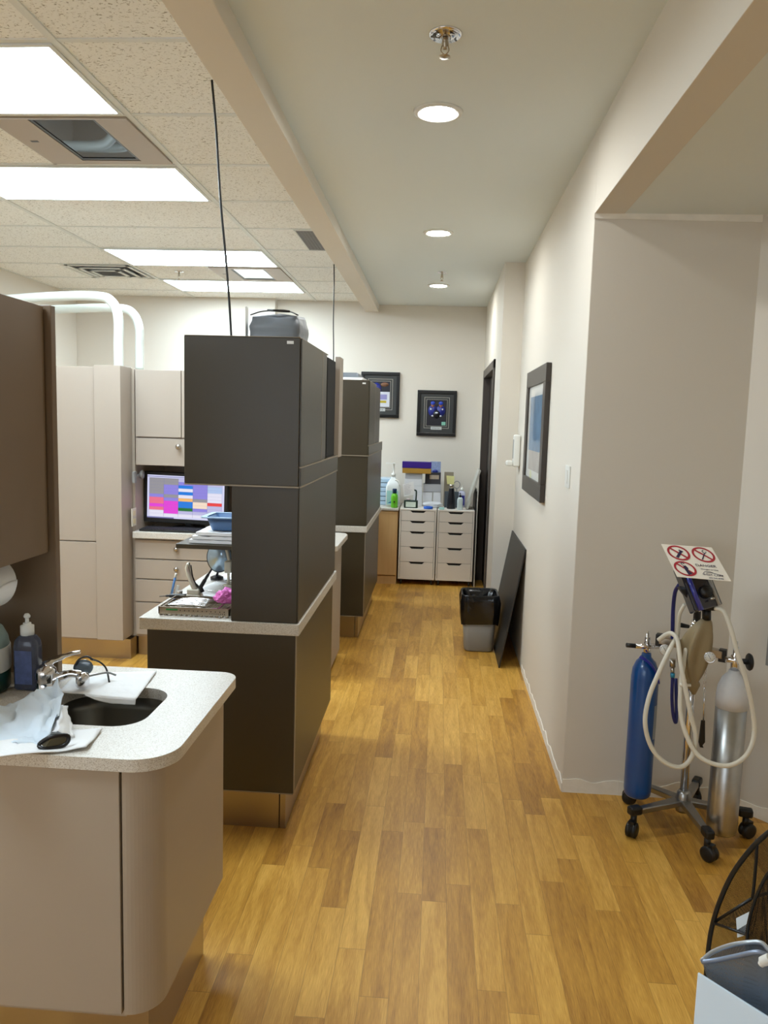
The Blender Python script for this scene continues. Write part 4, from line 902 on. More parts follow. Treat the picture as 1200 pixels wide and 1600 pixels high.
# grey ring handle
q = I(714, 762, 7.88); tag(MB().tube([(q.x+.032*math.cos(k*PI/6), 7.955, ZI+.225+.036*math.sin(k*PI/6)) for k in range(12)], .004, 8, 4, closed=True).box(q.x-.005, q.x+.005, 7.948, 7.962, ZI+.001, ZI+.19).build('ring_stand', GREY), 'thin grey ring on a stem behind the pump bottle', 'stand')
pump_bottle('pump_bottle', 'small clear-white pump bottle with black pump on the right drawer unit', 'bottle', I(719, 780, 7.70).x, 7.70, ZI+.0005, .056, .045, .120, plain('frosted_white', (208, 224, 226), .3), BLACK, None, nozzle=-1, capR=.2)
pump_bottle('spray_bottle', 'clear bottle with navy label and white cap behind the small pump bottle', 'bottle', I(725, 770, 7.9).x-.02, 7.93, ZI+.0005, .075, .055, .165, plain('clear_violet_plastic', (196, 198, 220), .2), WHITE, plain('navy_label', (34, 36, 140), .4), capR=.2, handle=False)
# leaning whitish frame
t = thing('leaning_frame', 'pale grey frame leaning against the corner wall on the right drawer unit', 'frame', (.36, 7.8, ZI))
p0 = Vector((.300, 0, ZI+.011)); p1 = Vector((.412, 0, 1.155)); dv = (p1-p0).normalized(); nv = Vector((dv.z, 0, -dv.x))*.022
MB().prism([Vector((p0.x, 7.70, p0.z)), Vector((p1.x, 7.70, p1.z)), Vector((p1.x, 7.70, p1.z))+nv, Vector((p0.x, 7.70, p0.z))+nv], (0, .34, 0)).build('board', plain('pale_grey_frame', (196, 196, 186), .5), t, .003)
# framed pictures on back wall
def photo_frame(x0, x1, z0, z1, label, kind):
    y = YB; t = thing('framed_photo', label, 'picture', ((x0+x1)/2, y, (z0+z1)/2), 'framed sports photos on the back wall'); e = .032
    MB().box(x0, x1, y-.028, y-.001, z0, z0+e).box(x0, x1, y-.028, y-.001, z1-e, z1).box(x0, x0+e, y-.028, y-.001, z0+e, z1-e).box(x1-e, x1, y-.028, y-.001, z0+e, z1-e).build('frame', BLKG, t, .003)
    box('mat_board', plain('charcoal_mat', (52, 54, 54), .5), x0+e, x1-e, y-.014, y-.002, z0+e, z1-e, t, 0)
    cx = (x0+x1)/2; W = x1-x0; H = z1-z0; a0, a1, b0, b1 = x0+W*.18, x1-W*.18, z0+H*.17, z1-H*.15
    def outline(a0, a1, b0, b1, w, yy, m): m.box(a0, a1, yy, yy+.001, b0, b0+w).box(a0, a1, yy, yy+.001, b1-w, b1).box(a0, a0+w, yy, yy+.001, b0, b1).box(a1-w, a1, yy, yy+.001, b0, b1); return m
    m = MB(); outline(a0, a1, b0, b1, .004, y-.0155, m); outline(a0+.022, a1-.022, b0+.022, b1-.022, .003, y-.0155, m); m.build('silver_fillet', plain('silver_line', (176, 172, 160), .4), t)
    pa0, pa1, pb0, pb1 = a0+.026, a1-.026, b0+.026, b1-.026
    box('print', plain('print_black', (22, 22, 34), .3, var=.6, vscale=50), pa0, pa1, y-.0165, y-.0145, pb0, pb1, t, 0)
    def el(cx, cz, rx, rz, mat, nm, yy=.0175): MB().lathe([(0, 0), (1, 0), (1, .0006), (0, .0006)], M=Matrix.Translation((cx, y-yy, cz))@Matrix.Diagonal((rx, 1, rz, 1))@Matrix.Rotation(-PI/2, 4, 'X'), seg=20).build(nm, mat, t)
    blu = plain('jersey_blue', (34, 44, 130), .4, var=.3, vscale=60); wh = plain('print_white', (206, 210, 220), .4); skn = plain('print_skin', (150, 100, 84), .5)
    PW, PH = pa1-pa0, pb1-pb0
    if kind == 'two':
        for s in (-1, 1):
            hx = (pa0+pa1)/2+s*PW*.2
            el(hx, pb1-PH*.42, PW*.23, PH*.22, blu, 'print_figure'); el(hx, pb1-PH*.2, PW*.09, PH*.09, skn, 'print_face', .0182); el(hx, pb1-PH*.13, PW*.11, PH*.07, plain('helmet_blue', (36, 70, 190), .3), 'print_helmet', .0188)
            el(hx+s*PW*.09, pb1-PH*.36, PW*.04, PH*.035, wh, 'print_stripe', .0186); el(hx, pb1-PH*.62, PW*.06, PH*.03, wh, 'print_stripe', .0186)
        el((pa0+pa1)/2, pb1-PH*.56, PW*.17, PH*.16, plain('print_dark', (16, 16, 24), .4), 'print_arms', .0188); el((pa0+pa1)/2, pb1-PH*.5, PW*.08, PH*.03, wh, 'print_stripe', .0192)
        box('print_badge', plain('badge_mint', (130, 190, 170), .4), pa1-PW*.24, pa1-PW*.04, y-.0178, y-.017, pb0+PH*.03, pb0+PH*.16, t, 0)
    else:
        box('print_panel', wh, pa0+PW*.42, pa1-PW*.02, y-.0178, y-.017, pb0+PH*.02, pb1-PH*.4, t, 0); box('print_panel', plain('lilac', (140, 138, 190), .4), pa0+PW*.45, pa1-PW*.15, y-.0186, y-.018, pb0+PH*.3, pb1-PH*.5, t, 0)
        box('print_band', plain('ochre', (176, 156, 30), .4), pa0+PW*.45, pa1-PW*.18, y-.0186, y-.018, pb0+PH*.17, pb0+PH*.26, t, 0); el(pa1-PW*.28, pb1-PH*.12, PW*.2, PH*.08, plain('brown_face', (120, 84, 60), .4), 'print_face'); el(pa0+PW*.3, pb1-PH*.3, PW*.25, PH*.25, blu, 'print_figure')
        box('print_figure', blu, pa0+PW*.1, pa0+PW*.4, y-.0178, y-.017, pb0+PH*.02, pb1-PH*.45, t, 0)
    box('name_plate', plain('plate_silver', (186, 190, 190), .3), cx-W*.14, cx+W*.14, y-.018, y-.0146, b0-.014, b0+.016, t, .001)
    m = MB()
    for k in range(5): m.box(cx-W*.10+k*W*.04, cx-W*.10+k*W*.04+.008, y-.0186, y-.018, b0-.003, b0+.005)
    m.build('plate_marks', plain('plate_ink', (70, 70, 74), .5), t)
photo_frame(-.823, -.418, 1.645, 2.115, 'black framed sports print partly hidden behind the far dark hutch', 'one')
photo_frame(-.229, .178, 1.468, 1.940, 'black framed photo of two players in blue above the drawer units', 'two')

# ================================================================== RIGHT WALL THINGS
t = thing('framed_picture', 'dark-framed picture with a blue abstract print on the right wall', 'picture', (.59, 4.9, 1.57))
y0, y1, z0, z1, e = 4.32, 5.25, 1.180, 1.945, .10
X0, X1 = XR-.030, XR-.002
MB().box(X0, X1, y0, y1, z0, z0+e).box(X0, X1, y0, y1, z1-e, z1).box(X0, X1, y0, y0+e, z0+e, z1-e).box(X0, X1, y1-e, y1, z0+e, z1-e).build('frame', plain('espresso_wood', (58, 50, 44), .35, var=.1), t, .003)
box('mat_board', plain('mat_white', (214, 216, 214), .5, coat=.6), X0+.012, X1-.004, y0+e, y1-e, z0+e, z1-e, t, 0)
box('print', plain('blue_wash', (86, 122, 156), .5, coat=.5, var=.55, vscale=9), X0+.0105, X0+.012, y0+e+.02, y1-e-.10, 1.45, 1.78, t, 0)
box('print', plain('grey_wash', (170, 166, 162), .5, coat=.5, var=.2, vscale=9), X0+.0105, X0+.012, y0+e+.06, y1-e-.12, 1.33, 1.449, t, 0)
MB().ball((X0+.011, 4.9, 1.30), .05, (.02, 1, .6)).build('print_motif', plain('cream_motif', (206, 208, 170), .5, coat=.4), t)
t = thing('sanitizer_dispenser', 'white wall dispenser on the right wall between picture and doorway', 'dispenser', (.57, 5.75, 1.4))
MB().box(XR-.05, XR-.002, 5.70, 5.80, 1.30, 1.535).build('body', WHITE, t, .014, bseg=3); MB().box(XR-.10, XR-.05, 5.715, 5.785, 1.305, 1.345).build('spout', WHITE, t, .012)
MB().box(XR-.0515, XR-.0495, 5.72, 5.78, 1.36, 1.50).build('window_strip', GREY, t, .001)
t = thing('light_switch', 'white light switch plate near the alcove corner', 'switch', (.6, 3.6, 1.38))
box('plate', WHITE, XR-.007, XR-.0005, 3.545, 3.655, 1.325, 1.425, t, .002); box('rocker', WHITE, XR-.010, XR-.007, 3.578, 3.622, 1.345, 1.405, t, .001)
# leaning board
bA = Vector((.452, 5.045, .002)); bB = Vector((.591, 5.06, .800))
dv = (bB-bA); nn = Vector((dv.z, 0, -dv.x)).normalized()*.009
tag(MB().prism([bA, bB, bB+nn, bA+nn], (0, .925, 0)).build('board', BOARD, None, .001), 'thin black board leaning against the right wall behind the waste bin', 'board')
# bin
t = thing('waste_bin', 'grey waste bin with black liner bag in front of the black board', 'bin', (.34, 5.5, 0))
m = MB(); rg = []
for z, x0, x1, y0, y1 in ((.002, .245, .432, 5.40, 5.60), (.012, .238, .438, 5.392, 5.61), (.40, .212, .462, 5.366, 5.64)):
    rg.append([m.bm.verts.new((x, y, z)) for x, y in rrect(x0, x1, y0, y1, .04, 5)])
for a, b in zip(rg, rg[1:]):
    for i in range(len(a)): f = m.bm.faces.new((a[i], a[(i+1) % len(a)], b[(i+1) % len(a)], b[i])); f.smooth = True
m.bm.faces.new(rg[0]); m.build('body', GREY, t, solid=.003)
LIN = plain('black_liner_film', (12, 12, 15), .14, bump=1.0, bscale=25)
m = MB(); prof = [(.20, .018, 1), (.28, .018, 1), (.36, .013, 1), (.405, .006, .2), (.412, .001, 0), (.405, -.006, 0), (.36, -.016, .4), (.28, -.03, 1), (.20, -.05, 1)]
rg = []
for j, (z, ex, am) in enumerate(prof):
    sgn = z/.40; x0, x1, y0, y1 = .245-.033*sgn, .432+.03*sgn, 5.40-.034*sgn, 5.60+.04*sgn
    base = rrect(x0-ex, x1+ex, y0-ex, y1+ex, .045, 22); ring = []
    for i, (x, y) in enumerate(base):
        cx, cy = .337, 5.503; k = am*.016*nz((x*26, y*26, z*10), 1.0, 2)+am*.005*math.sin(i*1.9+z*20)
        dx, dy = x-cx, y-cy; L_ = math.hypot(dx, dy); zz_ = z+(.022*nz((x*10, y*10, 3), 1.3) if j == 0 else 0)
        k = max(k, -.003) if j < 4 else k
        ring.append(m.bm.verts.new((x+dx/L_*k, y+dy/L_*k, zz_)))
    rg.append(ring)
for a, b in zip(rg, rg[1:]):
    for i in range(len(a)): f = m.bm.faces.new((a[i], a[(i+1) % len(a)], b[(i+1) % len(a)], b[i])); f.smooth = True
m.bm.faces.new(rg[-1]); m.build('liner_bag', LIN, t, recalc=True)

# ================================================================== GAS CART
PX, PY = 1.04, 3.07
t = thing('gas_cart', 'wheeled chrome gas stand with hoses and danger sign in the alcove', 'medical cart', (PX, PY, 0))
MB().cyl((PX, PY, .10), (PX, PY, .78), .0165).cyl((PX, PY, .78), (PX, PY, .80), .020).build('pole', CHROME, t)
MB().cyl((PX, PY, .80), (PX, PY, 1.02), .014).build('upper_pole', BLACK, t)
MB().lathe([(.026, .07), (.03, .08), (.03, .125), (.026, .15), (.018, .16)], o=(PX, PY, 0)).build('hub', plain('cast_aluminium', (168, 168, 168), .3, 1), t)
CASTA = plain('cast_aluminium_leg', (160, 160, 160), .32, 1)
for a in (-85, -13, 59, 131, 203):
    a = math.radians(a); dx, dy = math.cos(a), math.sin(a); R = .235
    e = Vector((PX+dx*R, PY+dy*R, 0)); px, py = -dy, dx
    m = MB(); A = [(PX+dx*.02+px*.022, PY+dy*.02+py*.022, .10), (PX+dx*.02-px*.022, PY+dy*.02-py*.022, .10), (e.x-px*.012, e.y-py*.012, .088), (e.x+px*.012, e.y+py*.012, .088)]
    m.prism(A, (0, 0, .024)); lg = m.build('leg', CASTA, t, .004)
    MB().box(-.03, .024, -.018, .018, .088, .122, Matrix.Translation((e.x, e.y, 0))@Matrix.Rotation(a, 4, 'Z')).build('end_cap', BLACK, lg, .008)
    ww = a+.6; cx, cy = e.x+.012*math.cos(ww), e.y+.012*math.sin(ww)
    ax = Vector((-math.sin(ww), math.cos(ww), 0))
    MB().lathe([(0, -.021), (.022, -.021), (.030, -.017), (.030, -.005), (.024, -.003), (.024, .003), (.030, .005), (.030, .017), (.022, .021), (0, .021)], o=(cx, cy, .0305), axis=ax, seg=24).cyl((e.x, e.y, .05), (e.x, e.y, .09), .012).box(-.016, .016, -.012, .012, .045, .068, Matrix.Translation((cx, cy, 0))@Matrix.Rotation(ww, 4, 'Z')).build('caster', BLACK, lg)
# yoke bar
blp = Vector((.868, 3.10, 0)); slp = Vector((1.150, 2.955, 0))
zy = .775
m = MB(); d_ = (slp-blp).normalized(); pr = Vector((-d_.y, d_.x, 0))
a = blp+Vector((.04, 0, zy-.01)); 
bar0 = Vector((.90, 3.06, .765)); bar1 = Vector((1.118, 2.985, .735))
m.prism([bar0+pr*.018, bar0-pr*.018, bar1-pr*.018, bar1+pr*.018], (0, 0, .03)); m.build('yoke_bar', STEEL, t, .003)
for c_, nm in ((bar0, 1), (bar1, 2)): MB().box(-.014, .014, -.016, .016, -.012, .036, Matrix.Translation(c_)@Matrix.Rotation(-.45, 4, 'Z')).build('yoke_block', BLACK, t, .003)
def gauge(c, par):
    c = Vector(c); n = (CAM-c); n.z = n.z*.4; n.normalize()
    MB().lathe([(0, -.012), (.020, -.012), (.021, .004), (.019, .006), (.0175, .004)], o=c, axis=n, seg=28).build('gauge_case', CHROME, par)
    f = MB().lathe([(0, .0045), (.018, .0045), (.018, .005), (0, .005)], o=c, axis=n, seg=28).build('gauge_dial', WHITE, par)
    s = n.cross(Vector((0, 0, 1))).normalized(); u = s.cross(n)
    m = MB(); m.tube([c+n*.0055+s*-.004+u*-.006, c+n*.0055+s*.006+u*.009], .0007, 5, 1)
    for k in range(9):
        an = -.7+k*PI*1.45/8; p = c+n*.0053+(s*math.cos(an)+u*math.sin(an))*.014; m.tube([p, p+(s*math.cos(an)+u*math.sin(an))*.003], .0006, 4, 1)
    m.build('gauge_needle', BLACK, f)
gauge(at(1039, 1015, Y=3.00), t); gauge(at(1109, 1027, Y=2.90), t)
# centre clamp and knob
k0 = at(1083, 980, Y=3.05)
MB().cyl((PX, PY, .80), (PX, PY, .86), .021).cyl(at(1078, 979, Y=3.06), at(1092, 982, Y=3.06), .008).build('clamp', CHROME, t)
MB().cyl(at(1060, 976, Y=3.04), at(1076, 979, Y=3.05), .010, .007).build('clamp_knob', BLACK, t)
# flow meter head
hc = at(1092, 922, Y=2.92)
Mh = Matrix.Translation(hc)@Matrix.Rotation(.10, 4, 'Z')@Matrix.Rotation(-.42, 4, 'X')@Matrix.Rotation(-.28, 4, 'Y')
fm = MB().box(-.055, .055, -.025, .03, -.075, .10, Mh).build('flowmeter', plain('dark_clear_housing', (24, 26, 40), .12, coat=1), t, .006)
MB().lathe([(.010, -.075), (.010, .09)], M=Mh@Matrix.Translation((-.032, -.024, 0)), seg=14).build('flow_tube', plain('blue_flow_tube', (26, 44, 150), .1, coat=1), fm)
MB().lathe([(.007, -.075), (.007, .09)], M=Mh@Matrix.Translation((.04, -.027, 0)), seg=14).build('flow_tube', plain('clear_flow_tube', (150, 152, 150), .15, coat=1), fm)
MB().lathe([(.022, 0), (.024, -.01), (.018, -.02), (0, -.022)], M=Mh@Matrix.Translation((.008, -.025, -.015))@Matrix.Rotation(-PI/2, 4, 'X'), seg=18).build('dial_knob', BLACK, fm)
MB().lathe([(0, 0), (.008, 0), (.008, .006), (0, .008)], M=Mh@Matrix.Translation((.012, -.05, -.05)), seg=12).build('button', NICKEL, fm)
mb = at(1098, 938, Y=2.93)
MB().prism([at(1063, 921, Y=2.90), at(1117, 920, Y=2.90), at(1121, 930, Y=2.90), at(1117, 938, Y=2.90), at(1119, 955, Y=2.90), at(1103, 954, Y=2.90), at(1080, 943, Y=2.90)], (0, .05, 0)).build('mixer_block', BLACK, t, .004)
MB().cyl(at(1104, 950, Y=2.925), at(1104, 968, Y=2.925), .016).build('bag_port', BLACK, t)
MB().cyl(at(1108, 941, Y=2.92), at(1121, 947, Y=2.91), .010).build('hose_port', BLACK, t)
MB().tube([(PX, PY, 1.0), tuple(at(1092, 935, Y=3.0)), tuple(at(1090, 925, Y=2.95))], .012, 10).build('head_mount', BLACK, t)
# breathing bag
top = at(1104, 966, Y=2.925); bot = at(1084, 1085, Y=2.95)
m = MB(); rg = []; N = 22
for j in range(N+1):
    f_ = j/N; c_ = top.lerp(bot, f_); c_.x += -.008*math.sin(f_*PI)
    r_ = .014+.056*math.sin(min(1, f_*1.18)*PI)**.8 if f_ < .84 else .03*(1-f_)/.16+.006
    ring = []
    for i in range(30):
        a = 2*PI*i/30; k = 1-.55*abs(math.cos(a*2.5+.6))*math.sin(f_*PI)
        ring.append(m.bm.verts.new((c_.x-.012*math.sin(f_*PI)+math.cos(a)*r_*k*1.0, c_.y+math.sin(a)*r_*k*.7, c_.z)))
    rg.append(ring)
for a, b in zip(rg, rg[1:]):
    for i in range(30): f = m.bm.faces.new((a[i], a[(i+1) % 30], b[(i+1) % 30], b[i])); f.smooth = True
m.bm.faces.new(rg[0]); m.bm.faces.new(rg[-1]); m.build('breathing_bag', RUBB, t)
# hoses
H = lambda x, y, Y: tuple(at(x, y, Y=Y))
MB().tube([H(1029, 1000, 3.0), H(1040, 992, 2.98), H(1050, 990, 2.96), H(1059, 1002, 2.93), H(1064, 1040, 2.89), H(1072, 1080, 2.87), H(1080, 1120, 2.86), H(1087, 1150, 2.86), H(1082, 1180, 2.86), H(1065, 1198, 2.85), H(1040, 1192, 2.85), H(1018, 1168, 2.86), H(1008, 1130, 2.86), H(1014, 1090, 2.88), H(1030, 1050, 2.90), H(1048, 1012, 2.935), H(1056, 998, 2.975)], .0085, 12).build('hose', HOSE, t)
MB().tube([H(1117, 950, 2.89), H(1130, 955, 2.87), H(1141, 980, 2.84), H(1152, 1020, 2.82), H(1165, 1060, 2.81), H(1176, 1110, 2.81), H(1178, 1150, 2.81), H(1166, 1180, 2.80), H(1140, 1196, 2.80), H(1110, 1192, 2.81), H(1088, 1177, 2.83), H(1073, 1150, 2.85), H(1063, 1110, 2.875), H(1065, 1060, 2.90), H(1071, 1020, 2.93), H(1071, 998, 2.96)], .0085, 12).build('hose', HOSE, t)
MB().tube([H(1070, 944, 2.97), H(1062, 960, 2.99), H(1060, 985, 3.02), H(1058, 1000, 3.03)], .007, 10).build('hose', HOSE, t)
MB().tube([H(1061, 914, 2.97), H(1055, 925, 3.0), H(1052, 950, 3.03), H(1051, 985, 3.04), H(1051, 1005, 3.04)], .0075, 10).build('hose', NAVY, t)
MB().tube([H(1051, 1055, 2.99), H(1050, 1090, 2.99), H(1052, 1118, 2.99), H(1056, 1129, 2.99), H(1057, 1110, 3.0), H(1056, 1060, 3.02)], .0065, 10).build('hose', NAVY, t)
MB().cyl(at(1051, 1030, Y=2.99), at(1051, 1042, Y=2.99), .011).cyl(at(1051, 1042, Y=2.99), at(1051, 1054, Y=2.99), .007).build('hose_fitting', NICKEL, t)
MB().cyl(at(1051, 1052, Y=2.985), at(1051, 1058, Y=2.985), .0085).build('hose_sleeve', plain('teal_sleeve', (40, 130, 160), .4), t)
MB().lathe([(.0095, -.006), (.012, -.004), (.012, .004), (.0095, .006)], o=at(1067, 1070, Y=2.885), seg=16).box(*(lambda c: (c.x-.010, c.x+.028, c.y-.006, c.y+.006, c.z-.004, c.z+.004))(at(1067, 1070, Y=2.885))).build('hose_clip', HOSE, t)
# sign
P = [at(1033, 850, Y=2.985), at(1112, 855.5, Y=2.965), at(1143, 908.5, Y=2.80), at(1058, 901, Y=2.82)]
cS = sum(P, Vector())/4
ux = ((P[1]-P[0])+(P[2]-P[3])).normalized(); vy = ((P[0]-P[3])+(P[1]-P[2])); vy = (vy-ux*vy.dot(ux)).normalized(); nz_ = ux.cross(vy)
if nz_.dot(CAM-cS) < 0: nz_ = -nz_
# bilinear map onto the plate
def sg(u, v, o=.0): return P[0].lerp(P[1], u).lerp(P[3].lerp(P[2], u), v)+nz_*o
sgn = MB(); sgn.prism([sg(0, 0), sg(1, 0), sg(1, 1), sg(0, 1)], -nz_*.0012); sign = sgn.build('danger_sign', plain('laminated_sign', (236, 228, 214), .35, coat=.3), t)
RED = plain('sign_red', (168, 36, 50), .4); INK = plain('sign_ink', (40, 30, 66), .4)
def sring(cu, cv, r):
    n = 40; m = MB(); o_ = []; i_ = []
    for k in range(n):
        a = 2*PI*k/n; o_.append(m.bm.verts.new(sg(cu+r*math.cos(a), cv+r*math.sin(a)*1.08, .0008))); i_.append(m.bm.verts.new(sg(cu+r*.80*math.cos(a), cv+r*.80*math.sin(a)*1.08, .0008)))
    for k in range(n): m.bm.faces.new((o_[k], o_[(k+1) % n], i_[(k+1) % n], i_[k]))
    a = -PI*.75; w = .10*r; d1 = Vector((math.cos(a), math.sin(a)*1.08)); d2 = Vector((-d1.y, d1.x))
    m.bm.faces.new([m.bm.verts.new(sg(cu+p.x, cv+p.y, .0009)) for p in (d1*r*.85+d2*w, d1*r*.85-d2*w, -d1*r*.85-d2*w, -d1*r*.85+d2*w)])
    m.build('prohibition_ring', RED, sign)
sring(.265, .255, .215); sring(.745, .255, .215); sring(.235, .735, .205)
def spoly(pts, nm='pictogram', mat=INK, o=.0012):
    m = MB(); m.bm.faces.new([m.bm.verts.new(sg(u, v, o)) for u, v in pts]); return m.build(nm, mat, sign)
spoly([(.17, .39), (.21, .42), (.36, .20), (.32, .17)]); spoly([(.30, .15), (.37, .19), (.355, .22), (.285, .18)])
spoly([(.66, .41), (.68, .42), (.80, .20), (.785, .19)]); 
m = MB(); m.tube([sg(.79+.035*math.cos(a*.6), .16+.045*math.sin(a*.6), .0012) for a in range(9)], .0013, 5); m.build('pictogram', INK, sign)
spoly([(.22, .66), (.27, .64), (.30, .72), (.28, .78), (.33, .88), (.24, .92), (.22, .78)])
m = MB(); m.tube([sg(.23, .66, .0012), sg(.20, .60, .0012), (sg(.225, .56, .0012)), sg(.26, .60, .0012)], .0011, 5); m.build('pictogram', INK, sign)
def stext(s, cu, cv, size, mat=INK):
    p = sg(cu, cv, .0010); U = (sg(cu+.05, cv)-sg(cu-.05, cv)).normalized(); V = (sg(cu, cv-.05)-sg(cu, cv+.05)).normalized(); N = nz_
    M = Matrix(((U.x, V.x, N.x, p.x), (U.y, V.y, N.y, p.y), (U.z, V.z, N.z, p.z), (0, 0, 0, 1)))
    text(s, size, M, mat, sign, 'sign_lettering', .0002)
stext('DANGER', .67, .60, .018); stext('Oxygen in Use', .70, .71, .010); stext('WEST CARE', .71, .87, .013); stext('604 540-8288', .74, .955, .009)
m = MB(); m.tube([sg(.53, .86, .0012), sg(.58, .79, .0012), sg(.68, .775, .0012), sg(.76, .82, .0012)], .0008, 5); m.tube([sg(.60, .82, .0012), sg(.70, .80, .0012), sg(.80, .83, .0012), sg(.90, .86, .0012)], .0008, 5); m.build('logo_curve', INK, sign)
MB().tube([P[0].lerp(P[1], .5)-nz_*.006, Vector(hc)+Vector((0, .03, .04))], .006, 8, 1).build('sign_bracket', BLACK, t)
# cylinders
t2 = thing('gas_cylinder', 'tall blue gas cylinder hanging on the left of the wheeled stand', 'gas cylinder', (.868, 3.12, .13))
bc = (.868, 3.115)
MB().lathe([(0, .0), (.045, .0), (.052, .008), (.054, .03), (.054, .50), (.050, .535), (.038, .565), (.020, .585), (.018, .60)], o=(bc[0], bc[1], .105), seg=40).build('body', BLUEC, t2)
MB().lathe([(.015, .585), (.015, .64), (.012, .645), (.012, .665), (.006, .668), (.006, .69), (0, .69)], o=(bc[0], bc[1], .105)).cyl((bc[0]-.05, bc[1]-.01, .735), (bc[0]+.05, bc[1]-.0, .735), .011).build('valve', CHROME, t2)
MB().cyl((bc[0]-.085, bc[1]-.015, .738), (bc[0]-.05, bc[1]-.01, .735), .009).build('valve_knob', BLACK, t2)
MB().tube([(bc[0]-.035, bc[1]-.035, .70), (bc[0], bc[1]-.05, .68), (bc[0]+.03, bc[1]-.05, .64), (bc[0]+.045, bc[1]-.04, .60)], .016, 10, flat=.25).build('blue_tag', plain('violet_blue_tape', (34, 40, 150), .4), t2)
MB().sheet(lambda u, v: Vector((bc[0]+.0548*math.cos(-.9+u*.8), bc[1]+.0548*math.sin(-.9+u*.8), .36+.14*v)), 8, 2).build('label_sheet', plain('cyl_label', (150, 160, 170), .5), t2)
t3 = thing('gas_cylinder', 'scuffed silver gas cylinder with white shoulder on the right of the stand', 'gas cylinder', (1.153, 2.945, .06))
sc_ = (1.146, 2.935); zb = .062
MB().lathe([(0, .0), (.046, .0), (.054, .008), (.0565, .03), (.0565, .55)], o=(*sc_, zb), seg=40).build('body', ALU, t3)
MB().lathe([(.0572, .50), (.0572, .55), (.054, .58), (.040, .615), (.022, .635), (.019, .645)], o=(*sc_, zb), seg=40).build('shoulder', ALUW, t3)
MB().lathe([(.015, .64), (.015, .70), (.010, .705), (.010, .735), (.005, .738), (.005, .755), (0, .755)], o=(*sc_, zb)).cyl((sc_[0]-.035, sc_[1], zb+.685), (sc_[0]+.045, sc_[1]-.005, zb+.68), .011).build('valve', CHROME, t3)
MB().lathe([(0, 0), (.030, 0), (.033, .004), (.030, .010), (0, .010)], o=(sc_[0]+.046, sc_[1]-.005, zb+.68), axis='X', seg=22).build('handwheel', BLACK, t3)
# wrench on chain
t4 = thing('wrench', 'small black wrench hanging on a chain beside the silver cylinder', 'tool', tuple(at(1101, 1060, Y=2.93)))
m = MB()
for k in range(6):
    p = at(1103-k*.5, 1042+k*6, Y=2.95); m.tube([(p.x+.004*math.cos(q*PI/3), p.y+.002*(k % 2), p.z+.008*math.sin(q*PI/3)) for q in range(6)], .0013, 6, 3, closed=True)
m.tube([at(1101, 1075, Y=2.95), at(1099, 1126, Y=2.95)], .003, 8, 1); m.build('chain', CHROME, t4)
MB().prism([at(1096, 1126, Y=2.948), at(1102, 1126, Y=2.948), at(1102, 1160, Y=2.948), at(1098, 1165, Y=2.948), at(1100, 1169, Y=2.948), at(1094, 1168, Y=2.948), at(1092, 1160, Y=2.948)], (0, .008, 0)).build('jaw', BLACK, t4, .002)
# wall board at the far right
w0 = AC+AD*.175
MB_ = MB(); q0 = w0+Vector((0, 0, .66)); q1 = w0+AD*.5+Vector((0, 0, .66))
tb_ = thing('wall_board', 'pale blue-white board with grey edge cut off at the right picture border', 'board', tuple(w0+Vector((0, 0, .9))))
MB_.prism([q0+AN*.001, q1+AN*.001, q1+AN*.026, q0+AN*.026], (0, 0, .42)).build('backing', GREY, tb_, .002)
q0 = w0+AD*.02+Vector((0, 0, .66)); MB().prism([q0+AN*.0265, q1+AN*.0265, q1+AN*.028, q0+AN*.028], (0, 0, .24)).build('sheet', PAPERB, tb_)

# ================================================================== FOREGROUND BOX
A = Vector((.361, .963, .90)); E1 = Vector((.65, -.76, 0)).normalized(); E2 = Vector((.76, .65, 0)).normalized()
t = thing('cardboard_box', 'open pale blue-white box at the bottom right corner', 'box', (A.x+.15, A.y, .62))
PB = plain('pale_blue_card', (212, 230, 247), .6)
def wallp(p, d, L_, n, h=.27, th=.003): return MB().prism([p-Vector((0, 0, h)), p+d*L_-Vector((0, 0, h)), p+d*L_-Vector((0, 0, h))+n*th, p-Vector((0, 0, h))+n*th], (0, 0, h))
m = wallp(A, E1, .34, E2); m.build('side_panel', PB, t, .0008); wallp(A+E1*.34, E2, .24, -E1).build('side_panel', PB, t, .0008); wallp(A+E2*.24, E1, .34, -E2, .27).build('side_panel', PB, t, .0008)
_b = A-Vector((0, 0, .27)); MB().prism([_b+E2*.003, _b+E2*.237, _b+E2*.237+Vector((0, 0, .10)), A+E2*.05-Vector((0, 0, .15)), A+E2*.003-Vector((0, 0, .004))], E1*.003).build('side_panel', PB, t, .0004)
z_ = Vector((0, 0, -.27)); MB().prism([A+z_+(E1+E2)*.003, A+E1*.337+z_+E2*.003, A+E1*.337+E2*.237+z_, A+E2*.237+z_+E1*.003], (0, 0, .003)).build('bottom_panel', PB, t)
t = thing('side_table', 'small white table under the pale box, below the picture edge', 'table', (A.x+.2, A.y, 0))
O_ = A+E1*.02+E2*.02; O_.z = .605
MB().prism([O_, O_+E1*.32, O_+E1*.32+E2*.33, O_+E2*.33-E1*.17], (0, 0, .024)).build('tabletop', WHITE, t, .003)
for a, b in ((.03, .03), (.29, .03), (-.10, .30), (.29, .30)):
    p = O_+E1*a+E2*b; MB().cyl((p.x, p.y, 0), (p.x, p.y, .605), .012).build('leg', WHITE, t)
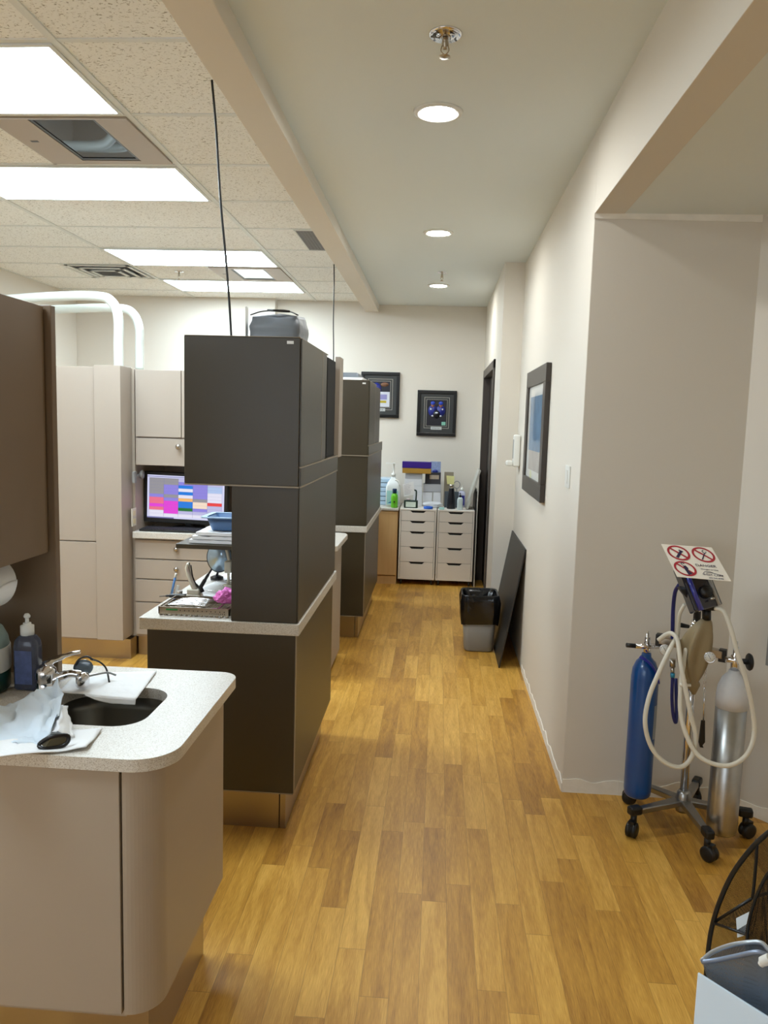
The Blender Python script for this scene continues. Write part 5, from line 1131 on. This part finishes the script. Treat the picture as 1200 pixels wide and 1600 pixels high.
# black mesh organiser in the box
pl = A+E2*.325
def B_(x, y, off=0): return atp(x, y, pl-E2*off, E2)
MBK = mesh_mat('black_wire_mesh', (22, 22, 24), .0028, .36)
t = thing('mesh_organizer', 'black wire-mesh organizer with a curved rim standing behind the pale box', 'organizer', tuple(A+E2*.3-Vector((0, 0, .267))))
rim = [B_(1106, 1490), B_(1112, 1450), B_(1124, 1410), B_(1142, 1370), B_(1164, 1338), B_(1190, 1310), B_(1225, 1285), B_(1270, 1265)]
zb_low = .6335
MB().tube([Vector((rim[0].x, rim[0].y, zb_low))]+rim, .0042, 8).build('rim_wire', BLACK, t)
def organ(u, v):
    i = min(int(u*(len(rim)-1)), len(rim)-2); f = u*(len(rim)-1)-i; p = rim[i].lerp(rim[i+1], f); return p.lerp(Vector((p.x, p.y, zb_low)), v)
MB().sheet(organ, 32, 12, uvscale=(.4, .35)).build('mesh_side', MBK, t)
dv_ = [B_(1183, 1312), B_(1181, 1350), B_(1176, 1403)]
MB().tube(dv_, .0028, 8).tube([B_(1114, 1442), B_(1176, 1403)], .0025, 8, 1).tube([B_(1114, 1442), B_(1168, 1461, .03)], .0025, 8, 1).tube([B_(1176, 1403), B_(1215, 1390)], .0025, 8, 1).build('divider_wire', BLACK, t)
MB().sheet(lambda u, v: B_(1114, 1442).lerp(B_(1176, 1403), u).lerp(B_(1114, 1442).lerp(B_(1168, 1461, .03), u), v), 10, 6, uvscale=(.1, .05)).build('mesh_shelf', MBK, t)
r2 = [B_(1235, 1325, .05), B_(1200, 1365, .05), B_(1180, 1405, .05), B_(1169, 1445, .05), B_(1167, 1470, .05), B_(1167, 1500, .05)]
MB().tube(r2, .0026, 8).build('rim_wire', BLACK, t)
MB().sheet(lambda u, v: (lambda p: p.lerp(Vector((p.x, p.y, zb_low)), v))(r2[0].lerp(r2[-1], u) if False else r2[min(int(u*5), 4)].lerp(r2[min(int(u*5), 4)+1], u*5-min(int(u*5), 4))), 20, 10, uvscale=(.3, .3)).build('mesh_side', mesh_mat('black_dense_mesh', (16, 18, 26), .0028, .6), t)
MB().sheet(lambda u, v: organ(.42+.56*u, .99)-E2*.06*v, 8, 8, uvscale=(.4, .08)).build('mesh_floor', MBK, t)
tag(MB().prism([B_(1150, 1435, .02), B_(1170, 1425, .02), B_(1170, 1460, .02), B_(1152, 1465, .02)], E2*.002).build('card', PAPERB, None), 'small pale card inside the black mesh organizer', 'card')
# grey mesh basket tilted in box
GM = mesh_mat('grey_wire_mesh', (120, 130, 142), .0024, .50)
t = thing('mesh_basket', 'grey-blue mesh basket tipped inside the pale box', 'basket', tuple(A+E1*.1+E2*.08-Vector((0, 0, .25))))
pb_ = A+E1*.0+E2*.02; nb = Vector((E2.x*1.0, E2.y*1.0, 0))
def G_(x, y, off=0): return atp(x, y, pb_+E2*off, E2)
fr = [G_(1097, 1503, 0), G_(1120, 1500, .004), G_(1150, 1494, .006), G_(1178, 1488, .008), G_(1194, 1490, .012), G_(1212, 1500, .02), G_(1240, 1525, .03)]
bk = [G_(1097, 1501, .002), G_(1113, 1488, .03), G_(1138, 1478, .055), G_(1165, 1473, .07), G_(1189, 1473, .075), G_(1203, 1486, .075), G_(1240, 1520, .07)]
MB().tube(fr, .003, 10).build('rim', plain('grey_blue_metal', (134, 146, 168), .35, .5), t); MB().tube(bk, .003, 10).build('rim', plain('silver_rim', (196, 204, 214), .3, .5), t)
def samp(L_, u): 
    i = min(int(u*(len(L_)-1)), len(L_)-2); return L_[i].lerp(L_[i+1], u*(len(L_)-1)-i)
dn_ = (E1*.10+Vector((0, 0, -.20)))
lo_f = lambda u: samp(fr, u)*.0+(fr[0]+dn_).lerp(fr[-1]+Vector((0, 0, -.2))+E1*.02, u)
MB().sheet(lambda u, v: samp(fr, u).lerp(lo_f(u), v), 30, 16, uvscale=(.30, .24)).build('mesh_front', GM, t)
MB().sheet(lambda u, v: samp(bk, u).lerp(lo_f(u)+E2*.05, v), 30, 16, uvscale=(.30, .24)).build('mesh_back', GM, t)
tag(MB().tube([G_(1189, 1507, -.006), G_(1193, 1502, -.006), G_(1204, 1497, -.006)], [.004, .006, .006], 8).build('cable_tie', WHITE), 'little white twist of cord on the grey mesh basket', 'tie')

# ================================================================== LIGHT, WORLD, CAMERA
wd = bpy.data.worlds.new('world'); bpy.context.scene.world = wd; wd.use_nodes = True
bg = wd.node_tree.nodes['Background']; bg.inputs[0].default_value = (.75, .87, 1, 1); bg.inputs[1].default_value = .8
la = bpy.data.lights.new('window_daylight', 'AREA'); la.shape = 'RECTANGLE'; la.size = 3.0; la.size_y = 1.4; la.energy = 8; la.color = (.80, .90, 1)
lo = bpy.data.objects.new('window_daylight', la); C.objects.link(lo); lo.location = (-1.95, -2.59, 1.65); lo.rotation_euler = (PI/2, 0, 0)
cam = bpy.data.cameras.new('camera'); cam.sensor_fit = 'VERTICAL'; cam.sensor_height = 36; cam.lens = F*36/1600; cam.clip_start = .02
co = bpy.data.objects.new('camera', cam); C.objects.link(co)
co.matrix_world = Matrix(((_r.x, _u.x, -_f.x, CAM.x), (_r.y, _u.y, -_f.y, CAM.y), (_r.z, _u.z, -_f.z, CAM.z), (0, 0, 0, 1)))
sc = bpy.context.scene; sc.camera = co
sc.view_settings.view_transform = 'Standard'; sc.view_settings.look = 'None'; sc.view_settings.exposure = 1.29; sc.view_settings.gamma = 1; sc.view_settings.use_curve_mapping = False
sc.cycles.max_bounces = 8; sc.cycles.diffuse_bounces = 5; sc.cycles.use_denoising = True
